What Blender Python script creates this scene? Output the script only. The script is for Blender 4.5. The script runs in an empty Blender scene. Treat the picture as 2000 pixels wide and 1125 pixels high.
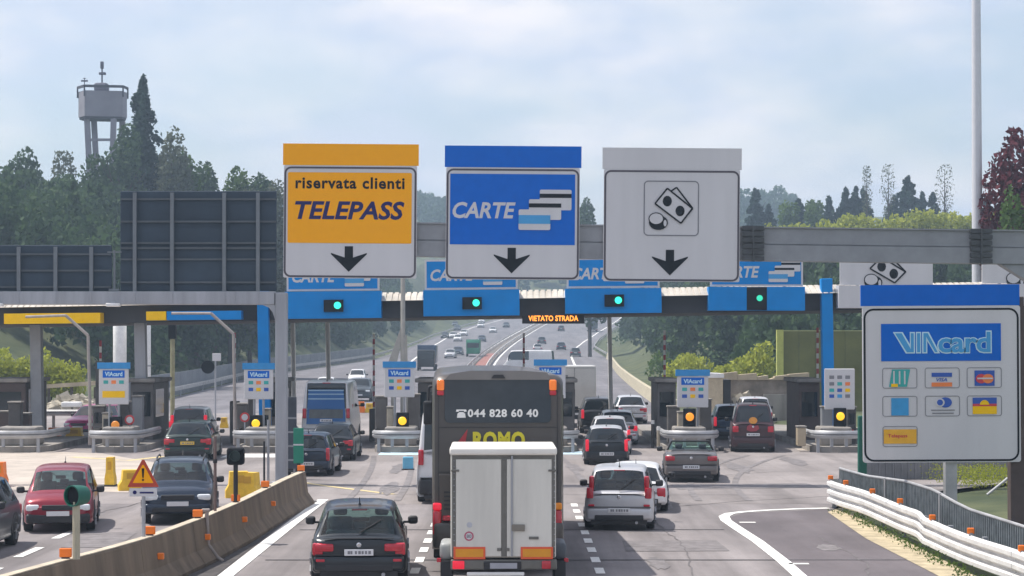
import bpy, bmesh, math, random
import numpy as np
from mathutils import Vector, Matrix
R = math.radians
random.seed(7)
rng = np.random.default_rng(11)
SC = bpy.context.scene
COL = SC.collection

# ------------------------------------------------------------------ camera, sky, sun
H, YH, F = 4.4, 670.0, 4000.0          # eye height (m), horizon row, focal length (px) of the 2000x1125 photograph
cam_d = bpy.data.cameras.new("camera"); cam = bpy.data.objects.new("camera", cam_d); COL.objects.link(cam)
cam.location = (0, 0, H); cam.rotation_euler = (R(90), 0, 0)
cam_d.sensor_width = 36; cam_d.lens = F / 2000 * 36
cam_d.shift_y = (YH - 562.5) / 2000
cam_d.clip_start = 0.5; cam_d.clip_end = 6000
SC.camera = cam

SUN_EL, SUN_AZ = R(63), R(-72)         # azimuth measured from +Y (ahead) towards +X (right)
wd = bpy.data.worlds.new("World"); SC.world = wd; wd.use_nodes = True
nt = wd.node_tree; nt.nodes.clear()
wo = nt.nodes.new("ShaderNodeOutputWorld"); bg = nt.nodes.new("ShaderNodeBackground")
sk = nt.nodes.new("ShaderNodeTexSky"); sk.sky_type = 'NISHITA'; sk.sun_disc = False
sk.sun_elevation = SUN_EL; sk.sun_rotation = SUN_AZ
sk.dust_density = 2.0; sk.ozone_density = 1.2; sk.air_density = 1.0
tc = nt.nodes.new("ShaderNodeTexCoord"); mp = nt.nodes.new("ShaderNodeMapping")
mp.inputs['Scale'].default_value = (4.2, 4.2, 11); mp.inputs['Location'].default_value = (.35, .2, .4)
n1 = nt.nodes.new("ShaderNodeTexNoise"); n1.inputs['Scale'].default_value = 2.0; n1.inputs['Detail'].default_value = 4; n1.inputs['Roughness'].default_value = .45; n1.inputs['Distortion'].default_value = .25
r1 = nt.nodes.new("ShaderNodeValToRGB")
r1.color_ramp.elements[0].position = .36; r1.color_ramp.elements[0].color = (.0, .0, .0, 1)
r1.color_ramp.elements[1].position = .70; r1.color_ramp.elements[1].color = (1, 1, 1, 1)
ma = nt.nodes.new("ShaderNodeMath"); ma.operation = 'MULTIPLY_ADD'; ma.inputs[1].default_value = .72; ma.inputs[2].default_value = .28
n2 = nt.nodes.new("ShaderNodeTexNoise"); n2.inputs['Scale'].default_value = 3.0; n2.inputs['Detail'].default_value = 6
r2 = nt.nodes.new("ShaderNodeValToRGB")
r2.color_ramp.elements[0].position = .40; r2.color_ramp.elements[0].color = (4.6, 4.95, 5.9, 1)
r2.color_ramp.elements[1].position = .62; r2.color_ramp.elements[1].color = (6.5, 6.25, 6.4, 1)
mx = nt.nodes.new("ShaderNodeMix"); mx.data_type = 'RGBA'
L = nt.links.new
L(tc.outputs['Generated'], mp.inputs[0]); L(mp.outputs[0], n1.inputs['Vector']); L(mp.outputs[0], n2.inputs['Vector'])
L(n1.outputs['Fac'], r1.inputs[0]); L(r1.outputs[0], ma.inputs[0]); L(ma.outputs[0], mx.inputs['Factor'])
L(n2.outputs['Fac'], r2.inputs[0])
L(sk.outputs[0], mx.inputs['A']); L(r2.outputs[0], mx.inputs['B'])
L(mx.outputs['Result'], bg.inputs[0]); L(bg.outputs[0], wo.inputs[0]); bg.inputs[1].default_value = .105
sd = bpy.data.lights.new("sun", 'SUN'); so = bpy.data.objects.new("sun", sd); COL.objects.link(so)
sd.energy = 3.4; sd.angle = R(.6); sd.color = (1, .95, .87)
sdir = Vector((math.sin(SUN_AZ) * math.cos(SUN_EL), math.cos(SUN_AZ) * math.cos(SUN_EL), math.sin(SUN_EL)))
so.rotation_euler = sdir.to_track_quat('Z', 'Y').to_euler(); so.location = (-40, 40, 80)
SC.view_settings.view_transform = 'Standard'; SC.view_settings.look = 'None'
SC.view_settings.exposure = 0.68; SC.view_settings.gamma = 1; SC.view_settings.use_curve_mapping = False
SC.render.engine = 'CYCLES'
SC.cycles.use_denoising = True
SC.cycles.max_bounces = 6; SC.cycles.transparent_max_bounces = 12; SC.cycles.volume_bounces = 0

# ------------------------------------------------------------------ helpers
def smooth(t):
    t = min(1., max(0., t)); return t * t * (3 - 2 * t)
def at(px, py, Y): return ((px - 1000) * Y / F, Y, H + (YH - py) * Y / F)
def X(px, Y): return (px - 1000) * Y / F
def Z(py, Y): return H + (YH - py) * Y / F
def zroad(Y):
    return 4.67e-5 * max(0., min(Y, 650.) - 128) ** 2
def gnd(px, py):
    """ground point under a pixel of the photograph"""
    lo, hi = 20., 648.
    if py > 786:
        Y = F * H / (py - YH)
        for _ in range(6): Y = F * (H - zroad(Y)) / (py - YH)
    else:
        for _ in range(60):
            m = (lo + hi) / 2
            if YH + F * (H - zroad(m)) / m > py: lo = m
            else: hi = m
        Y = lo
    return (X(px, Y), Y, zroad(Y))

MATS = {}
def mat(name, col, rough=.55, metal=0., var=.12, scale=3., bump=0., coat=0., emit=None, estr=0., streak=False, spec=None, col2=None, bscale=None):
    if name in MATS: return MATS[name]
    m = bpy.data.materials.new(name); m.use_nodes = True; MATS[name] = m
    t = m.node_tree; b = t.nodes['Principled BSDF']
    b.inputs['Roughness'].default_value = rough; b.inputs['Metallic'].default_value = metal
    if coat: b.inputs['Coat Weight'].default_value = coat; b.inputs['Coat Roughness'].default_value = .06
    if spec is not None: b.inputs['Specular IOR Level'].default_value = spec
    c = (*col, 1)
    if var > 0:
        tcn = t.nodes.new("ShaderNodeTexCoord"); mpn = t.nodes.new("ShaderNodeMapping")
        if streak: mpn.inputs['Scale'].default_value = (1, 1, .12)
        nn = t.nodes.new("ShaderNodeTexNoise"); nn.inputs['Scale'].default_value = scale; nn.inputs['Detail'].default_value = 6; nn.inputs['Roughness'].default_value = .62
        rp = t.nodes.new("ShaderNodeValToRGB"); e = rp.color_ramp.elements
        c2 = col2 or tuple(min(1, v * (1 + var)) for v in col)
        e[0].position = .32; e[0].color = (*[v * (1 - var) for v in col], 1); e[1].position = .68; e[1].color = (*c2, 1)
        t.links.new(tcn.outputs['Object'], mpn.inputs[0]); t.links.new(mpn.outputs[0], nn.inputs['Vector'])
        t.links.new(nn.outputs['Fac'], rp.inputs[0]); t.links.new(rp.outputs[0], b.inputs['Base Color'])
        if bump:
            bn = t.nodes.new("ShaderNodeBump"); bn.inputs['Strength'].default_value = bump; bn.inputs['Distance'].default_value = .02
            n3 = t.nodes.new("ShaderNodeTexNoise"); n3.inputs['Scale'].default_value = bscale or scale * 6; n3.inputs['Detail'].default_value = 4
            t.links.new(mpn.outputs[0], n3.inputs['Vector']); t.links.new(n3.outputs['Fac'], bn.inputs['Height']); t.links.new(bn.outputs[0], b.inputs['Normal'])
    else: b.inputs['Base Color'].default_value = c
    if emit:
        b.inputs['Emission Color'].default_value = (*emit, 1); b.inputs['Emission Strength'].default_value = estr
    return m
def glass_mat(name, tint, refl=.1):
    if name in MATS: return MATS[name]
    m = bpy.data.materials.new(name); m.use_nodes = True; MATS[name] = m
    t = m.node_tree; t.nodes.clear()
    o = t.nodes.new("ShaderNodeOutputMaterial"); tr = t.nodes.new("ShaderNodeBsdfTransparent"); gl = t.nodes.new("ShaderNodeBsdfGlossy")
    gl.inputs['Roughness'].default_value = .03; tr.inputs[0].default_value = (*tint, 1)
    lw = t.nodes.new("ShaderNodeLayerWeight"); lw.inputs[0].default_value = .35
    mm = t.nodes.new("ShaderNodeMath"); mm.operation = 'MULTIPLY_ADD'; mm.inputs[1].default_value = .55; mm.inputs[2].default_value = refl
    mi = t.nodes.new("ShaderNodeMixShader")
    t.links.new(lw.outputs['Fresnel'], mm.inputs[0]); t.links.new(mm.outputs[0], mi.inputs[0]); t.links.new(tr.outputs[0], mi.inputs[1]); t.links.new(gl.outputs[0], mi.inputs[2]); t.links.new(mi.outputs[0], o.inputs[0])
    return m

def tag(o, label=None, cat=None, group=None, kind=None):
    if label: o['label'] = label
    if cat: o['category'] = cat
    if group: o['group'] = group
    if kind: o['kind'] = kind
    return o
def thing(name, label, cat, loc=(0, 0, 0), rz=0., group=None):
    o = bpy.data.objects.new(name, None); COL.objects.link(o); o.empty_display_size = .3
    o.location = loc; o.rotation_euler = (0, 0, rz)
    return tag(o, label, cat, group)
def copy_tree(o, parent=None):
    c = o.copy(); COL.objects.link(c)
    if parent: c.parent = parent
    for ch in list(o.children): copy_tree(ch, c)
    return c
_TXT = {}
def text_geo(s, bold, shear, spacing):
    k = (s, bold, shear, spacing)
    if k not in _TXT:
        cu = bpy.data.curves.new("t", 'FONT'); cu.body = s; cu.size = 1; cu.offset = bold; cu.shear = shear; cu.space_character = spacing
        cu.resolution_u = 3
        ob = bpy.data.objects.new("t", cu); COL.objects.link(ob)
        me = bpy.data.meshes.new_from_object(ob.evaluated_get(bpy.context.evaluated_depsgraph_get()))
        v = [tuple(q.co[:2]) for q in me.vertices]; f = [tuple(p.vertices) for p in me.polygons]
        bpy.data.objects.remove(ob); bpy.data.meshes.remove(me)
        xs = [a for a, b in v]; ys = [b for a, b in v]
        _TXT[k] = (v, f, min(xs), max(xs), min(ys), max(ys))
    return _TXT[k]

class MB:
    """collects shapes; build() links them as one mesh object"""
    def __init__(s): s.v, s.f, s.m = [], [], []
    def add(s, v, f, mi=0):
        n = len(s.v); s.v += [tuple(p) for p in v]; s.f += [tuple(i + n for i in q) for q in f]; s.m += [mi] * len(f); return s
    def box(s, x0, x1, y0, y1, z0, z1, mi=0):
        v = [(x, y, z) for z in (z0, z1) for y in (y0, y1) for x in (x0, x1)]
        return s.add(v, [(0, 2, 3, 1), (4, 5, 7, 6), (0, 1, 5, 4), (2, 6, 7, 3), (0, 4, 6, 2), (1, 3, 7, 5)], mi)
    def rbox(s, x0, x1, y0, y1, z0, z1, r=.03, seg=2, mi=0):
        bm = bmesh.new(); bmesh.ops.create_cube(bm, size=1)
        for v in bm.verts: v.co = Vector(((x0 + x1) / 2 + v.co.x * (x1 - x0), (y0 + y1) / 2 + v.co.y * (y1 - y0), (z0 + z1) / 2 + v.co.z * (z1 - z0)))
        bmesh.ops.bevel(bm, geom=bm.edges[:], offset=min(r, .49 * min(x1 - x0, y1 - y0, z1 - z0)), segments=seg, affect='EDGES', profile=.5)
        bm.verts.index_update(); s.add([v.co[:] for v in bm.verts], [[v.index for v in f.verts] for f in bm.faces], mi); bm.free(); return s
    def tube(s, p0, p1, r0, r1=None, n=10, mi=0, caps=True):
        p0, p1 = Vector(p0), Vector(p1); r1 = r0 if r1 is None else r1
        d = (p1 - p0).normalized(); a = d.orthogonal().normalized(); b = d.cross(a)
        v = []
        for p, r in ((p0, r0), (p1, r1)):
            for i in range(n):
                t = 2 * math.pi * i / n; v.append(p + a * r * math.cos(t) + b * r * math.sin(t))
        f = [(i, (i + 1) % n, n + (i + 1) % n, n + i) for i in range(n)]
        if caps: f += [tuple(range(n))[::-1], tuple(range(n, 2 * n))]
        return s.add(v, f, mi)
    def path(s, pts, r, n=8, mi=0):
        for a, b in zip(pts, pts[1:]): s.tube(a, b, r, n=n, mi=mi)
        return s
    def beam(s, p0, p1, w, h, mi=0):
        """square bar between two points"""
        p0, p1 = Vector(p0), Vector(p1); d = (p1 - p0).normalized()
        up = Vector((0, 0, 1)) if abs(d.z) < .95 else Vector((0, 1, 0))
        a = d.cross(up).normalized() * w / 2; b = a.cross(d).normalized() * h / 2
        v = [p + sa * a + sb * b for p in (p0, p1) for sa, sb in ((-1, -1), (1, -1), (1, 1), (-1, 1))]
        return s.add(v, [(3, 2, 1, 0), (4, 5, 6, 7), (0, 1, 5, 4), (1, 2, 6, 5), (2, 3, 7, 6), (3, 0, 4, 7)], mi)
    def lathe(s, prof, c=(0, 0, 0), axis='z', n=20, mi=0):
        v = []
        for r, h in prof:
            for i in range(n):
                t = 2 * math.pi * i / n; a, b = r * math.cos(t), r * math.sin(t)
                p = {'z': (a, b, h), 'x': (h, a, b), 'y': (a, h, b)}[axis]
                v.append((p[0] + c[0], p[1] + c[1], p[2] + c[2]))
        f = [(k * n + i, k * n + (i + 1) % n, (k + 1) * n + (i + 1) % n, (k + 1) * n + i) for k in range(len(prof) - 1) for i in range(n)]
        f += [tuple(range(n))[::-1], tuple(range((len(prof) - 1) * n, len(prof) * n))]
        return s.add(v, f, mi)
    def prism(s, poly, y0, y1, mi=0, plane='xz'):
        n = len(poly)
        mk = {'xz': lambda a, b, c: (a, c, b), 'yz': lambda a, b, c: (c, a, b), 'xy': lambda a, b, c: (a, b, c)}[plane]
        v = [mk(a, b, y0) for a, b in poly] + [mk(a, b, y1) for a, b in poly]
        return s.add(v, [tuple(range(n)), tuple(range(2 * n - 1, n - 1, -1))] + [(i, n + i, n + (i + 1) % n, (i + 1) % n) for i in range(n)], mi)
    def rect(s, x0, x1, z0, z1, y, t=.006, mi=0): return s.box(x0, x1, y - t, y, z0, z1, mi)
    def rrect(s, x0, x1, z0, z1, y, r, t=.006, mi=0): return s.prism(rr(x0, x1, z0, z1, r), y - t, y, mi)
    def ring(s, x0, x1, z0, z1, y, r, w, t=.006, mi=0):
        a = rr(x0, x1, z0, z1, r); b = rr(x0 + w, x1 - w, z0 + w, z1 - w, max(.005, r - w)); n = len(a)
        v = [(p, yy, q) for yy in (y - t, y) for P in (a, b) for p, q in P]
        f = []
        for i in range(n):
            j = (i + 1) % n
            f += [(i, j, n + j, n + i), (2 * n + j, 2 * n + i, 3 * n + i, 3 * n + j), (j, i, 2 * n + i, 2 * n + j), (n + i, n + j, 3 * n + j, 3 * n + i)]
        return s.add(v, f, mi)
    def text(s, body, x0, x1, z0, z1, y, bold=0., shear=0., spacing=1., mi=0):
        v, f, a, b, c, d = text_geo(body, bold, shear, spacing)
        return s.add([(x0 + (p - a) / (b - a) * (x1 - x0), y, z0 + (q - c) / (d - c) * (z1 - z0)) for p, q in v], f, mi)
    def build(s, name, m, parent=None, smooth_angle=None):
        me = bpy.data.meshes.new(name); me.from_pydata(s.v, [], s.f); me.update()
        ms = m if isinstance(m, (list, tuple)) else [m]
        for q in ms: me.materials.append(q)
        if len(ms) > 1: me.polygons.foreach_set('material_index', s.m)
        bm = bmesh.new(); bm.from_mesh(me); bmesh.ops.recalc_face_normals(bm, faces=bm.faces[:]); bm.to_mesh(me); bm.free()
        if smooth_angle:
            me.polygons.foreach_set('use_smooth', [True] * len(me.polygons)); me.set_sharp_from_angle(angle=R(smooth_angle))
        o = bpy.data.objects.new(name, me); COL.objects.link(o)
        if parent: o.parent = parent
        return o
def rr(x0, x1, z0, z1, r, n=5):
    P = []
    for cx, cz, a in ((x1 - r, z1 - r, 0), (x0 + r, z1 - r, 90), (x0 + r, z0 + r, 180), (x1 - r, z0 + r, 270)):
        for i in range(n + 1):
            t = R(a + 90 * i / n); P.append((cx + r * math.cos(t), cz + r * math.sin(t)))
    return P
def disc(cx, cz, rx, rz=None, n=20, a0=0, a1=360):
    rz = rz or rx
    return [(cx + rx * math.cos(R(a0 + (a1 - a0) * i / n)), cz + rz * math.sin(R(a0 + (a1 - a0) * i / n))) for i in range(n if a1 - a0 >= 360 else n + 1)]
def surf(name, quads_v, faces, m, kind='structure'):
    me = bpy.data.meshes.new(name); me.from_pydata(quads_v, [], faces); me.materials.append(m); me.update()
    o = bpy.data.objects.new(name, me); COL.objects.link(o); o['kind'] = kind; return o

# ------------------------------------------------------------------ materials
def road_mat(name, col, sx_=.9, streak=.30, patch=.16):
    m = bpy.data.materials.new(name); m.use_nodes = True; MATS[name] = m; t = m.node_tree; bs = t.nodes['Principled BSDF']; bs.inputs['Roughness'].default_value = .94; bs.inputs['Specular IOR Level'].default_value = .25
    tcn = t.nodes.new("ShaderNodeTexCoord")
    def noise(scale, sc, det=6, ro=.6):
        mpn = t.nodes.new("ShaderNodeMapping"); mpn.inputs['Scale'].default_value = sc; nn = t.nodes.new("ShaderNodeTexNoise"); nn.inputs['Scale'].default_value = scale; nn.inputs['Detail'].default_value = det; nn.inputs['Roughness'].default_value = ro
        t.links.new(tcn.outputs['Object'], mpn.inputs[0]); t.links.new(mpn.outputs[0], nn.inputs['Vector']); return nn
    def ramp(n, p0, v0, p1, v1):
        r = t.nodes.new("ShaderNodeMapRange"); r.inputs[1].default_value = p0; r.inputs[2].default_value = p1; r.inputs[3].default_value = v0; r.inputs[4].default_value = v1; t.links.new(n.outputs['Fac'], r.inputs[0]); return r
    A = [ramp(noise(sx_, (1, .045, 1)), .3, 1 - streak, .7, 1 + streak * .45), ramp(noise(.22, (1, .6, 1), 8, .68), .35, 1 - patch, .65, 1 + patch), ramp(noise(55, (1, 1, 1), 3), .25, .80, .75, 1.18), ramp(noise(.8, (1, .25, 1), 5, .75), .60, 1.0, .70, .80)]
    cur = A[0].outputs[0]
    for q in A[1:]:
        mm = t.nodes.new("ShaderNodeMath"); mm.operation = 'MULTIPLY'; t.links.new(cur, mm.inputs[0]); t.links.new(q.outputs[0], mm.inputs[1]); cur = mm.outputs[0]
    vm = t.nodes.new("ShaderNodeVectorMath"); vm.operation = 'SCALE'; vm.inputs[0].default_value = col; t.links.new(cur, vm.inputs['Scale']); t.links.new(vm.outputs[0], bs.inputs['Base Color'])
    bn = t.nodes.new("ShaderNodeBump"); bn.inputs['Strength'].default_value = .25; bn.inputs['Distance'].default_value = .01; t.links.new(noise(45, (1, 1, 1), 3).outputs['Fac'], bn.inputs['Height']); t.links.new(bn.outputs[0], bs.inputs['Normal'])
    return m
M_ASPH = road_mat('asphalt', (.245, .222, .222), .9, .42, .2)
M_ASPH2 = road_mat('fresh_asphalt', (.15, .132, .14), .5, .25, .2)
M_PLAZA = road_mat('plaza_asphalt', (.27, .243, .238), .6, .35, .22)
M_CONC = mat('pale_concrete', (.43, .375, .325), .9, var=.2, scale=.8, bump=.2)
M_FAR = road_mat('far_asphalt', (.18, .172, .188), .6, .25)
M_LINE = mat('road_paint', (.78, .77, .74), .7, var=.10, scale=4)
M_YLINE = mat('yellow_road_paint', (.62, .50, .25), .7, var=.15, scale=4)
M_TAR = mat('tar_joint', (.06, .055, .06), .8, var=.2)
M_JERSEY = mat('weathered_shaded_concrete', (.17, .128, .09), .92, var=.38, scale=1.6, bump=.3, streak=True)  # shade of the barrier's right face put into the base colour, with weathering
M_ISL = mat('island_concrete', (.27, .25, .23), .9, var=.3, scale=1.3, streak=True)
M_SIGNW = mat('sign_white', (.62, .61, .625), .6, var=.05, scale=1.1, spec=.2, streak=True)
M_SIGNB = mat('sign_blue', (.001, .13, .58), .55, var=.05, spec=.1)
M_SIGNO = mat('sign_orange', (1.0, .42, .001), .55, var=.03, spec=.1)
M_CANB = mat('canopy_blue', (.001, .235, .64), .55, var=.08, scale=1, spec=.1)
M_CYAN = mat('sign_cyan', (.05, .33, .66), .45, var=.05)
M_BLACK = mat('sign_black', (.008, .01, .014), .6, var=.05, spec=.15)
M_NAVY = mat('sign_navy', (.02, .02, .12), .6, var=.05, spec=.15)
M_GREYL = mat('sign_grey_line', (.2, .2, .22), .5, var=.05)
M_GALV = mat('galvanised_steel', (.36, .37, .40), .5, metal=.35, var=.16, scale=2.2, streak=True)
M_STEEL = mat('painted_grey_steel', (.27, .28, .30), .6, metal=.1, var=.12, scale=1.5)
M_PANB = mat('sign_back', (.03, .05, .075), .7, var=.2, scale=.7)
M_RIB = mat('sign_back_rib', (.16, .18, .20), .6, var=.1)
M_DARK = mat('dark_void', (.02, .021, .025), .7, var=.2)
M_RAILW = mat('white_guard_rail', (.70, .69, .68), .55, var=.14, scale=1.6)
M_RAIL = mat('grey_guard_rail', (.42, .42, .43), .5, metal=.3, var=.18, scale=1.5)
M_ORANGE = mat('orange_reflector', (.9, .2, .01), .4, var=.1)
M_YEL = mat('yellow_plastic', (.80, .50, .03), .5, var=.15, scale=3)
M_YBOX = mat('box_yellow', (.98, .58, .002), .5, var=.04, spec=.1)
M_RED = mat('sign_red', (.55, .03, .03), .45, var=.08)
M_GREEN = mat('signal_green_paint', (.003, .10, .07), .5, var=.1)
M_TYRE = mat('tyre_rubber', (.018, .018, .02), .85, var=.2)
M_RIM = mat('alloy_rim', (.38, .38, .40), .35, metal=.7, var=.1)
M_TRIM = mat('black_plastic', (.02, .02, .024), .55, var=.2)
M_SEAT = mat('seat_cloth', (.035, .05, .06), .9, var=.2)
M_TAIL = mat('red_lens', (.50, .012, .03), .25, var=.15, scale=9, coat=.5)
M_TAILL = mat('lit_brake_lens', (.62, .015, .04), .3, var=.0, emit=(1, .02, .05), estr=.3)
M_AMB = mat('amber_lens', (.9, .3, .02), .25, var=.1)
M_HEADL = mat('clear_lens', (.75, .78, .8), .15, var=.1, scale=9, coat=.6)
M_PLATE = mat('white_plate', (.68, .68, .70), .5, var=.06)
M_PLATEY = mat('yellow_plate', (.75, .5, .06), .5, var=.06)
M_CHROME = mat('chrome', (.6, .6, .62), .2, metal=1, var=.05)
M_GDARK = mat('privacy_glass', (.012, .017, .022), .05, var=0, spec=.7)
M_GLASS = glass_mat('tinted_glass', (.72, .95, .90), .04)
M_GLASS2 = glass_mat('smoked_glass', (.34, .47, .5), .06)
M_LAMPY = mat('yellow_lamp', (.9, .6, .02), .3, var=0, emit=(1, .5, .01), estr=.6)
M_LAMPO = mat('orange_lamp', (.9, .3, .02), .3, var=0, emit=(1, .33, .01), estr=.5)
M_LAMPG = mat('green_lamp', (.05, .8, .6), .3, var=0, emit=(.03, .9, .55), estr=.8)
M_LAMPGD = mat('dim_green_lamp', (.05, .6, .4), .3, var=0, emit=(.02, .8, .45), estr=.45)
M_LED = mat('led_orange', (.9, .3, .05), .4, var=0, emit=(1, .30, .03), estr=1.3)
M_BARK = mat('bark', (.07, .055, .045), .9, var=.3, scale=2)
M_BOOTH = mat('booth_grey', (.13, .12, .115), .7, var=.25, scale=1.2)
M_BOOTHB = mat('booth_brown', (.085, .06, .055), .7, var=.25, scale=1.2)
M_BEIGE = mat('beige_render', (.46, .38, .27), .9, var=.2, scale=.8)
M_RUBBLE = mat('rubble', (.38, .34, .27), .95, var=.35, scale=1.2, bump=.6)
M_WPAINT = mat('white_paint', (.78, .77, .75), .5, var=.08)

# ------------------------------------------------------------------ ground, roads, markings
def xm(Y): return -4.3 + .000125 * max(0, Y - 270) ** 2
def interp(Y, T):
    if Y <= T[0][0]: return T[0][1]
    for (a, p), (b, q) in zip(T, T[1:]):
        if Y <= b: return p + (q - p) * (Y - a) / (b - a)
    return T[-1][1]
LT = [(0, -42), (110, -40), (122, -31), (148, -26.5), (240, -30), (328, -22), (391, -20.5), (480, -18.5), (561, -13), (650, -3)]
RT = [(0, 8.6), (55, 8.6), (60, 12), (70, 20), (84, 25), (100, 25), (112, 13), (126, 10), (140, 10.2), (250, 13), (325, 15.4), (391, 15.4), (443, 18.5), (520, 25), (600, 33), (650, 38)]
LLINE = [(240, -14), (328, -15.6), (391, -16.2), (480, -15), (561, -10.5), (650, 0)]
RLINE = [(200, 8.5), (295, 9), (343, 9.9), (391, 11.9), (443, 15.5), (520, 22), (600, 30), (650, 35)]
def Ledge(Y): return interp(Y, LT)
def Redge(Y): return interp(Y, RT)
def hill(x, Y):
    z = zroad(Y)
    dl = Ledge(Y) - 2 - x
    if dl > 0: z += 17 * smooth(dl / 22) * smooth((Y - 135) / 90) + .25 * smooth(dl / 5)
    dr = x - Redge(Y) - 2
    if dr > 0: z += 17.2 * smooth(dr / 24) * smooth((Y - 165) / 85) + .3 * smooth(dr / 4)
    z += 20 * smooth((Y - 655) / 90)
    return z
M_GROUND = mat('verge_ground', (.045, .075, .022), .95, var=.45, scale=.25, col2=(.11, .12, .05), bump=.4)
xs = [-900, -600, -400, -260, -180] + list(np.arange(-140, 141, 4.)) + [180, 260, 400, 600, 900]
ys = [-60, -20, 10] + list(np.arange(26, 756, 6.)) + [780, 820, 900, 1100, 1500, 2200]
gv, gf = [], []
for Y in ys:
    for x in xs:
        inside = Ledge(Y) - .2 < x < Redge(Y) + .2
        gv.append((x, Y, hill(x, Y) - (.12 if inside else .0) - (.06)))
nx = len(xs)
for j in range(len(ys) - 1):
    for i in range(nx - 1): gf.append((j * nx + i, j * nx + i + 1, (j + 1) * nx + i + 1, (j + 1) * nx + i))
surf('ground', gv, gf, M_GROUND)
def strip(name, m, Ys, fl, fr, dz, n=6):
    v, f = [], []
    for Y in Ys:
        a, b = fl(Y), fr(Y)
        for i in range(n + 1): v.append((a + (b - a) * i / n, Y, zroad(Y) + dz))
    for j in range(len(Ys) - 1):
        for i in range(n): f.append((j * (n + 1) + i, j * (n + 1) + i + 1, (j + 1) * (n + 1) + i + 1, (j + 1) * (n + 1) + i))
    return surf(name, v, f, m)
strip('road', M_ASPH, list(np.arange(-20, 131, 3.)), lambda Y: max(Ledge(Y), -46), Redge, 0.)
strip('motorway', M_FAR, list(np.arange(128, 652, 6.)), Ledge, Redge, .004)
strip('toll_plaza', M_PLAZA, list(np.arange(56, 131, 3.)), lambda Y: max(Ledge(Y) + 1, -40), lambda Y: Redge(Y) - .4, .004)
# pale concrete apron on the far left, darker lay-by on the right
def poly(name, pts, m, dz):
    return surf(name, [(x, Y, zroad(Y) + dz) for x, Y in pts], [tuple(range(len(pts)))], m)
def gp(px, py): a = gnd(px, py); return (a[0], a[1])
poly('concrete_apron', [(-34, 62), (-17.2, 62), gp(250, 962), gp(310, 905), gp(200, 886), (-24, 86), (-34, 86)], M_CONC, .008)
poly('lay_by', [(5.5, 20), (8.62, 20), (8.62, 54.3), (6.0, 53), (5.45, 51.6)], M_ASPH2, .004)
strip('median_strip', mat('median_earth', (.16, .14, .13), .95, var=.3, scale=.4), list(np.arange(128, 652, 6.)), lambda Y: xm(Y) - 1.5, lambda Y: xm(Y) + 1.2, .03, 2)
def ribbon(name, pts, w, m, dz=.012):
    v, f = [], []
    P = [Vector((p[0], p[1])) for p in pts]
    for i, p in enumerate(P):
        d = (P[min(i + 1, len(P) - 1)] - P[max(i - 1, 0)]).normalized(); nrm = Vector((-d.y, d.x)) * w / 2
        for q in (p - nrm, p + nrm): v.append((q.x, q.y, zroad(q.y) + dz))
    f = [(2 * i, 2 * i + 1, 2 * i + 3, 2 * i + 2) for i in range(len(P) - 1)]
    return surf(name, v, f, m)
ribbon('edge_line', [(-5.42, 20), (-5.42, 30), (-5.4, 40), (-5.36, 50), (-5.3, 57.5)], .3, M_LINE)
ribbon('edge_line', [gp(1568, 1131), gp(1530, 1097), gp(1480, 1058), gp(1440, 1032), gp(1418, 1017), gp(1414, 1009), gp(1425, 1003.5), gp(1450, 1000.5), gp(1500, 997), gp(1560, 994.5), gp(1618, 993)], .27, M_LINE)
mbv, mbf = [], []
def dash(x0, x1, Y0, Y1, dz=.012):
    n = len(mbv); mbv.extend([(x0, Y0, zroad(Y0) + dz), (x1, Y0, zroad(Y0) + dz), (x1, Y1, zroad(Y1) + dz), (x0, Y1, zroad(Y1) + dz)]); mbf.append((n, n + 1, n + 2, n + 3))
for k in range(14):
    dash(1.60, 1.78, 29 + 2 * k, 30 + 2 * k); dash(-1.96, -1.78, 29 + 2 * k, 30 + 2 * k)
for k in range(6): dash(-13.55 + .25 * k, -13.38 + .25 * k, 40 + 3.2 * k, 41.7 + 3.2 * k)
for k in range(4): dash(-10.0 - .12 * k, -9.8 - .12 * k, 34 + 4 * k, 36 + 4 * k)
for px, py in ((1460, 1021), (1560, 1102)):
    a = gp(px, py); dash(a[0] - .2, a[0] + .2, a[1] - .1, a[1] + .12)
surf('lane_markings', mbv, mbf, M_LINE)
ribbon('yellow_line', [gp(585, 942), gp(640, 950), gp(720, 960), gp(768, 966)], .22, M_YLINE)
ribbon('yellow_line', [gp(140, 893), gp(210, 897), gp(250, 900), gp(320, 892)], .35, M_YLINE)
ribbon('tar_joint', [(-5, 41.5), (8.5, 41.5)], .12, M_TAR, .009)
ribbon('tar_joint', [(-5, 48.2), (5, 48.25)], .10, M_TAR, .009)
ribbon('tar_joint', [(-5, 59.5), (8, 59.2)], .05, M_TAR, .009)
ribbon('edge_line', [(interp(Y, LLINE), Y) for Y in range(245, 650, 10)], .34, M_LINE, .03)
ribbon('edge_line', [(interp(Y, RLINE), Y) for Y in range(215, 650, 10)], .32, M_LINE, .03)
ribbon('edge_line', [(xm(Y) + 1.7, Y) for Y in range(215, 650, 10)], .28, M_LINE, .03)
ribbon('edge_line', [(xm(Y) - 2.0, Y) for Y in range(215, 650, 10)], .28, M_LINE, .03)
# rough verge and gutter between lay-by and guard rail
poly('verge', [(7.95, 20), (8.7, 20), (8.75, 54.6), (8.2, 53.2), (7.95, 46), (8.05, 38)], mat('sandy_verge', (.42, .35, .23), .95, var=.35, scale=2.2, bump=.6), .012)

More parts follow.
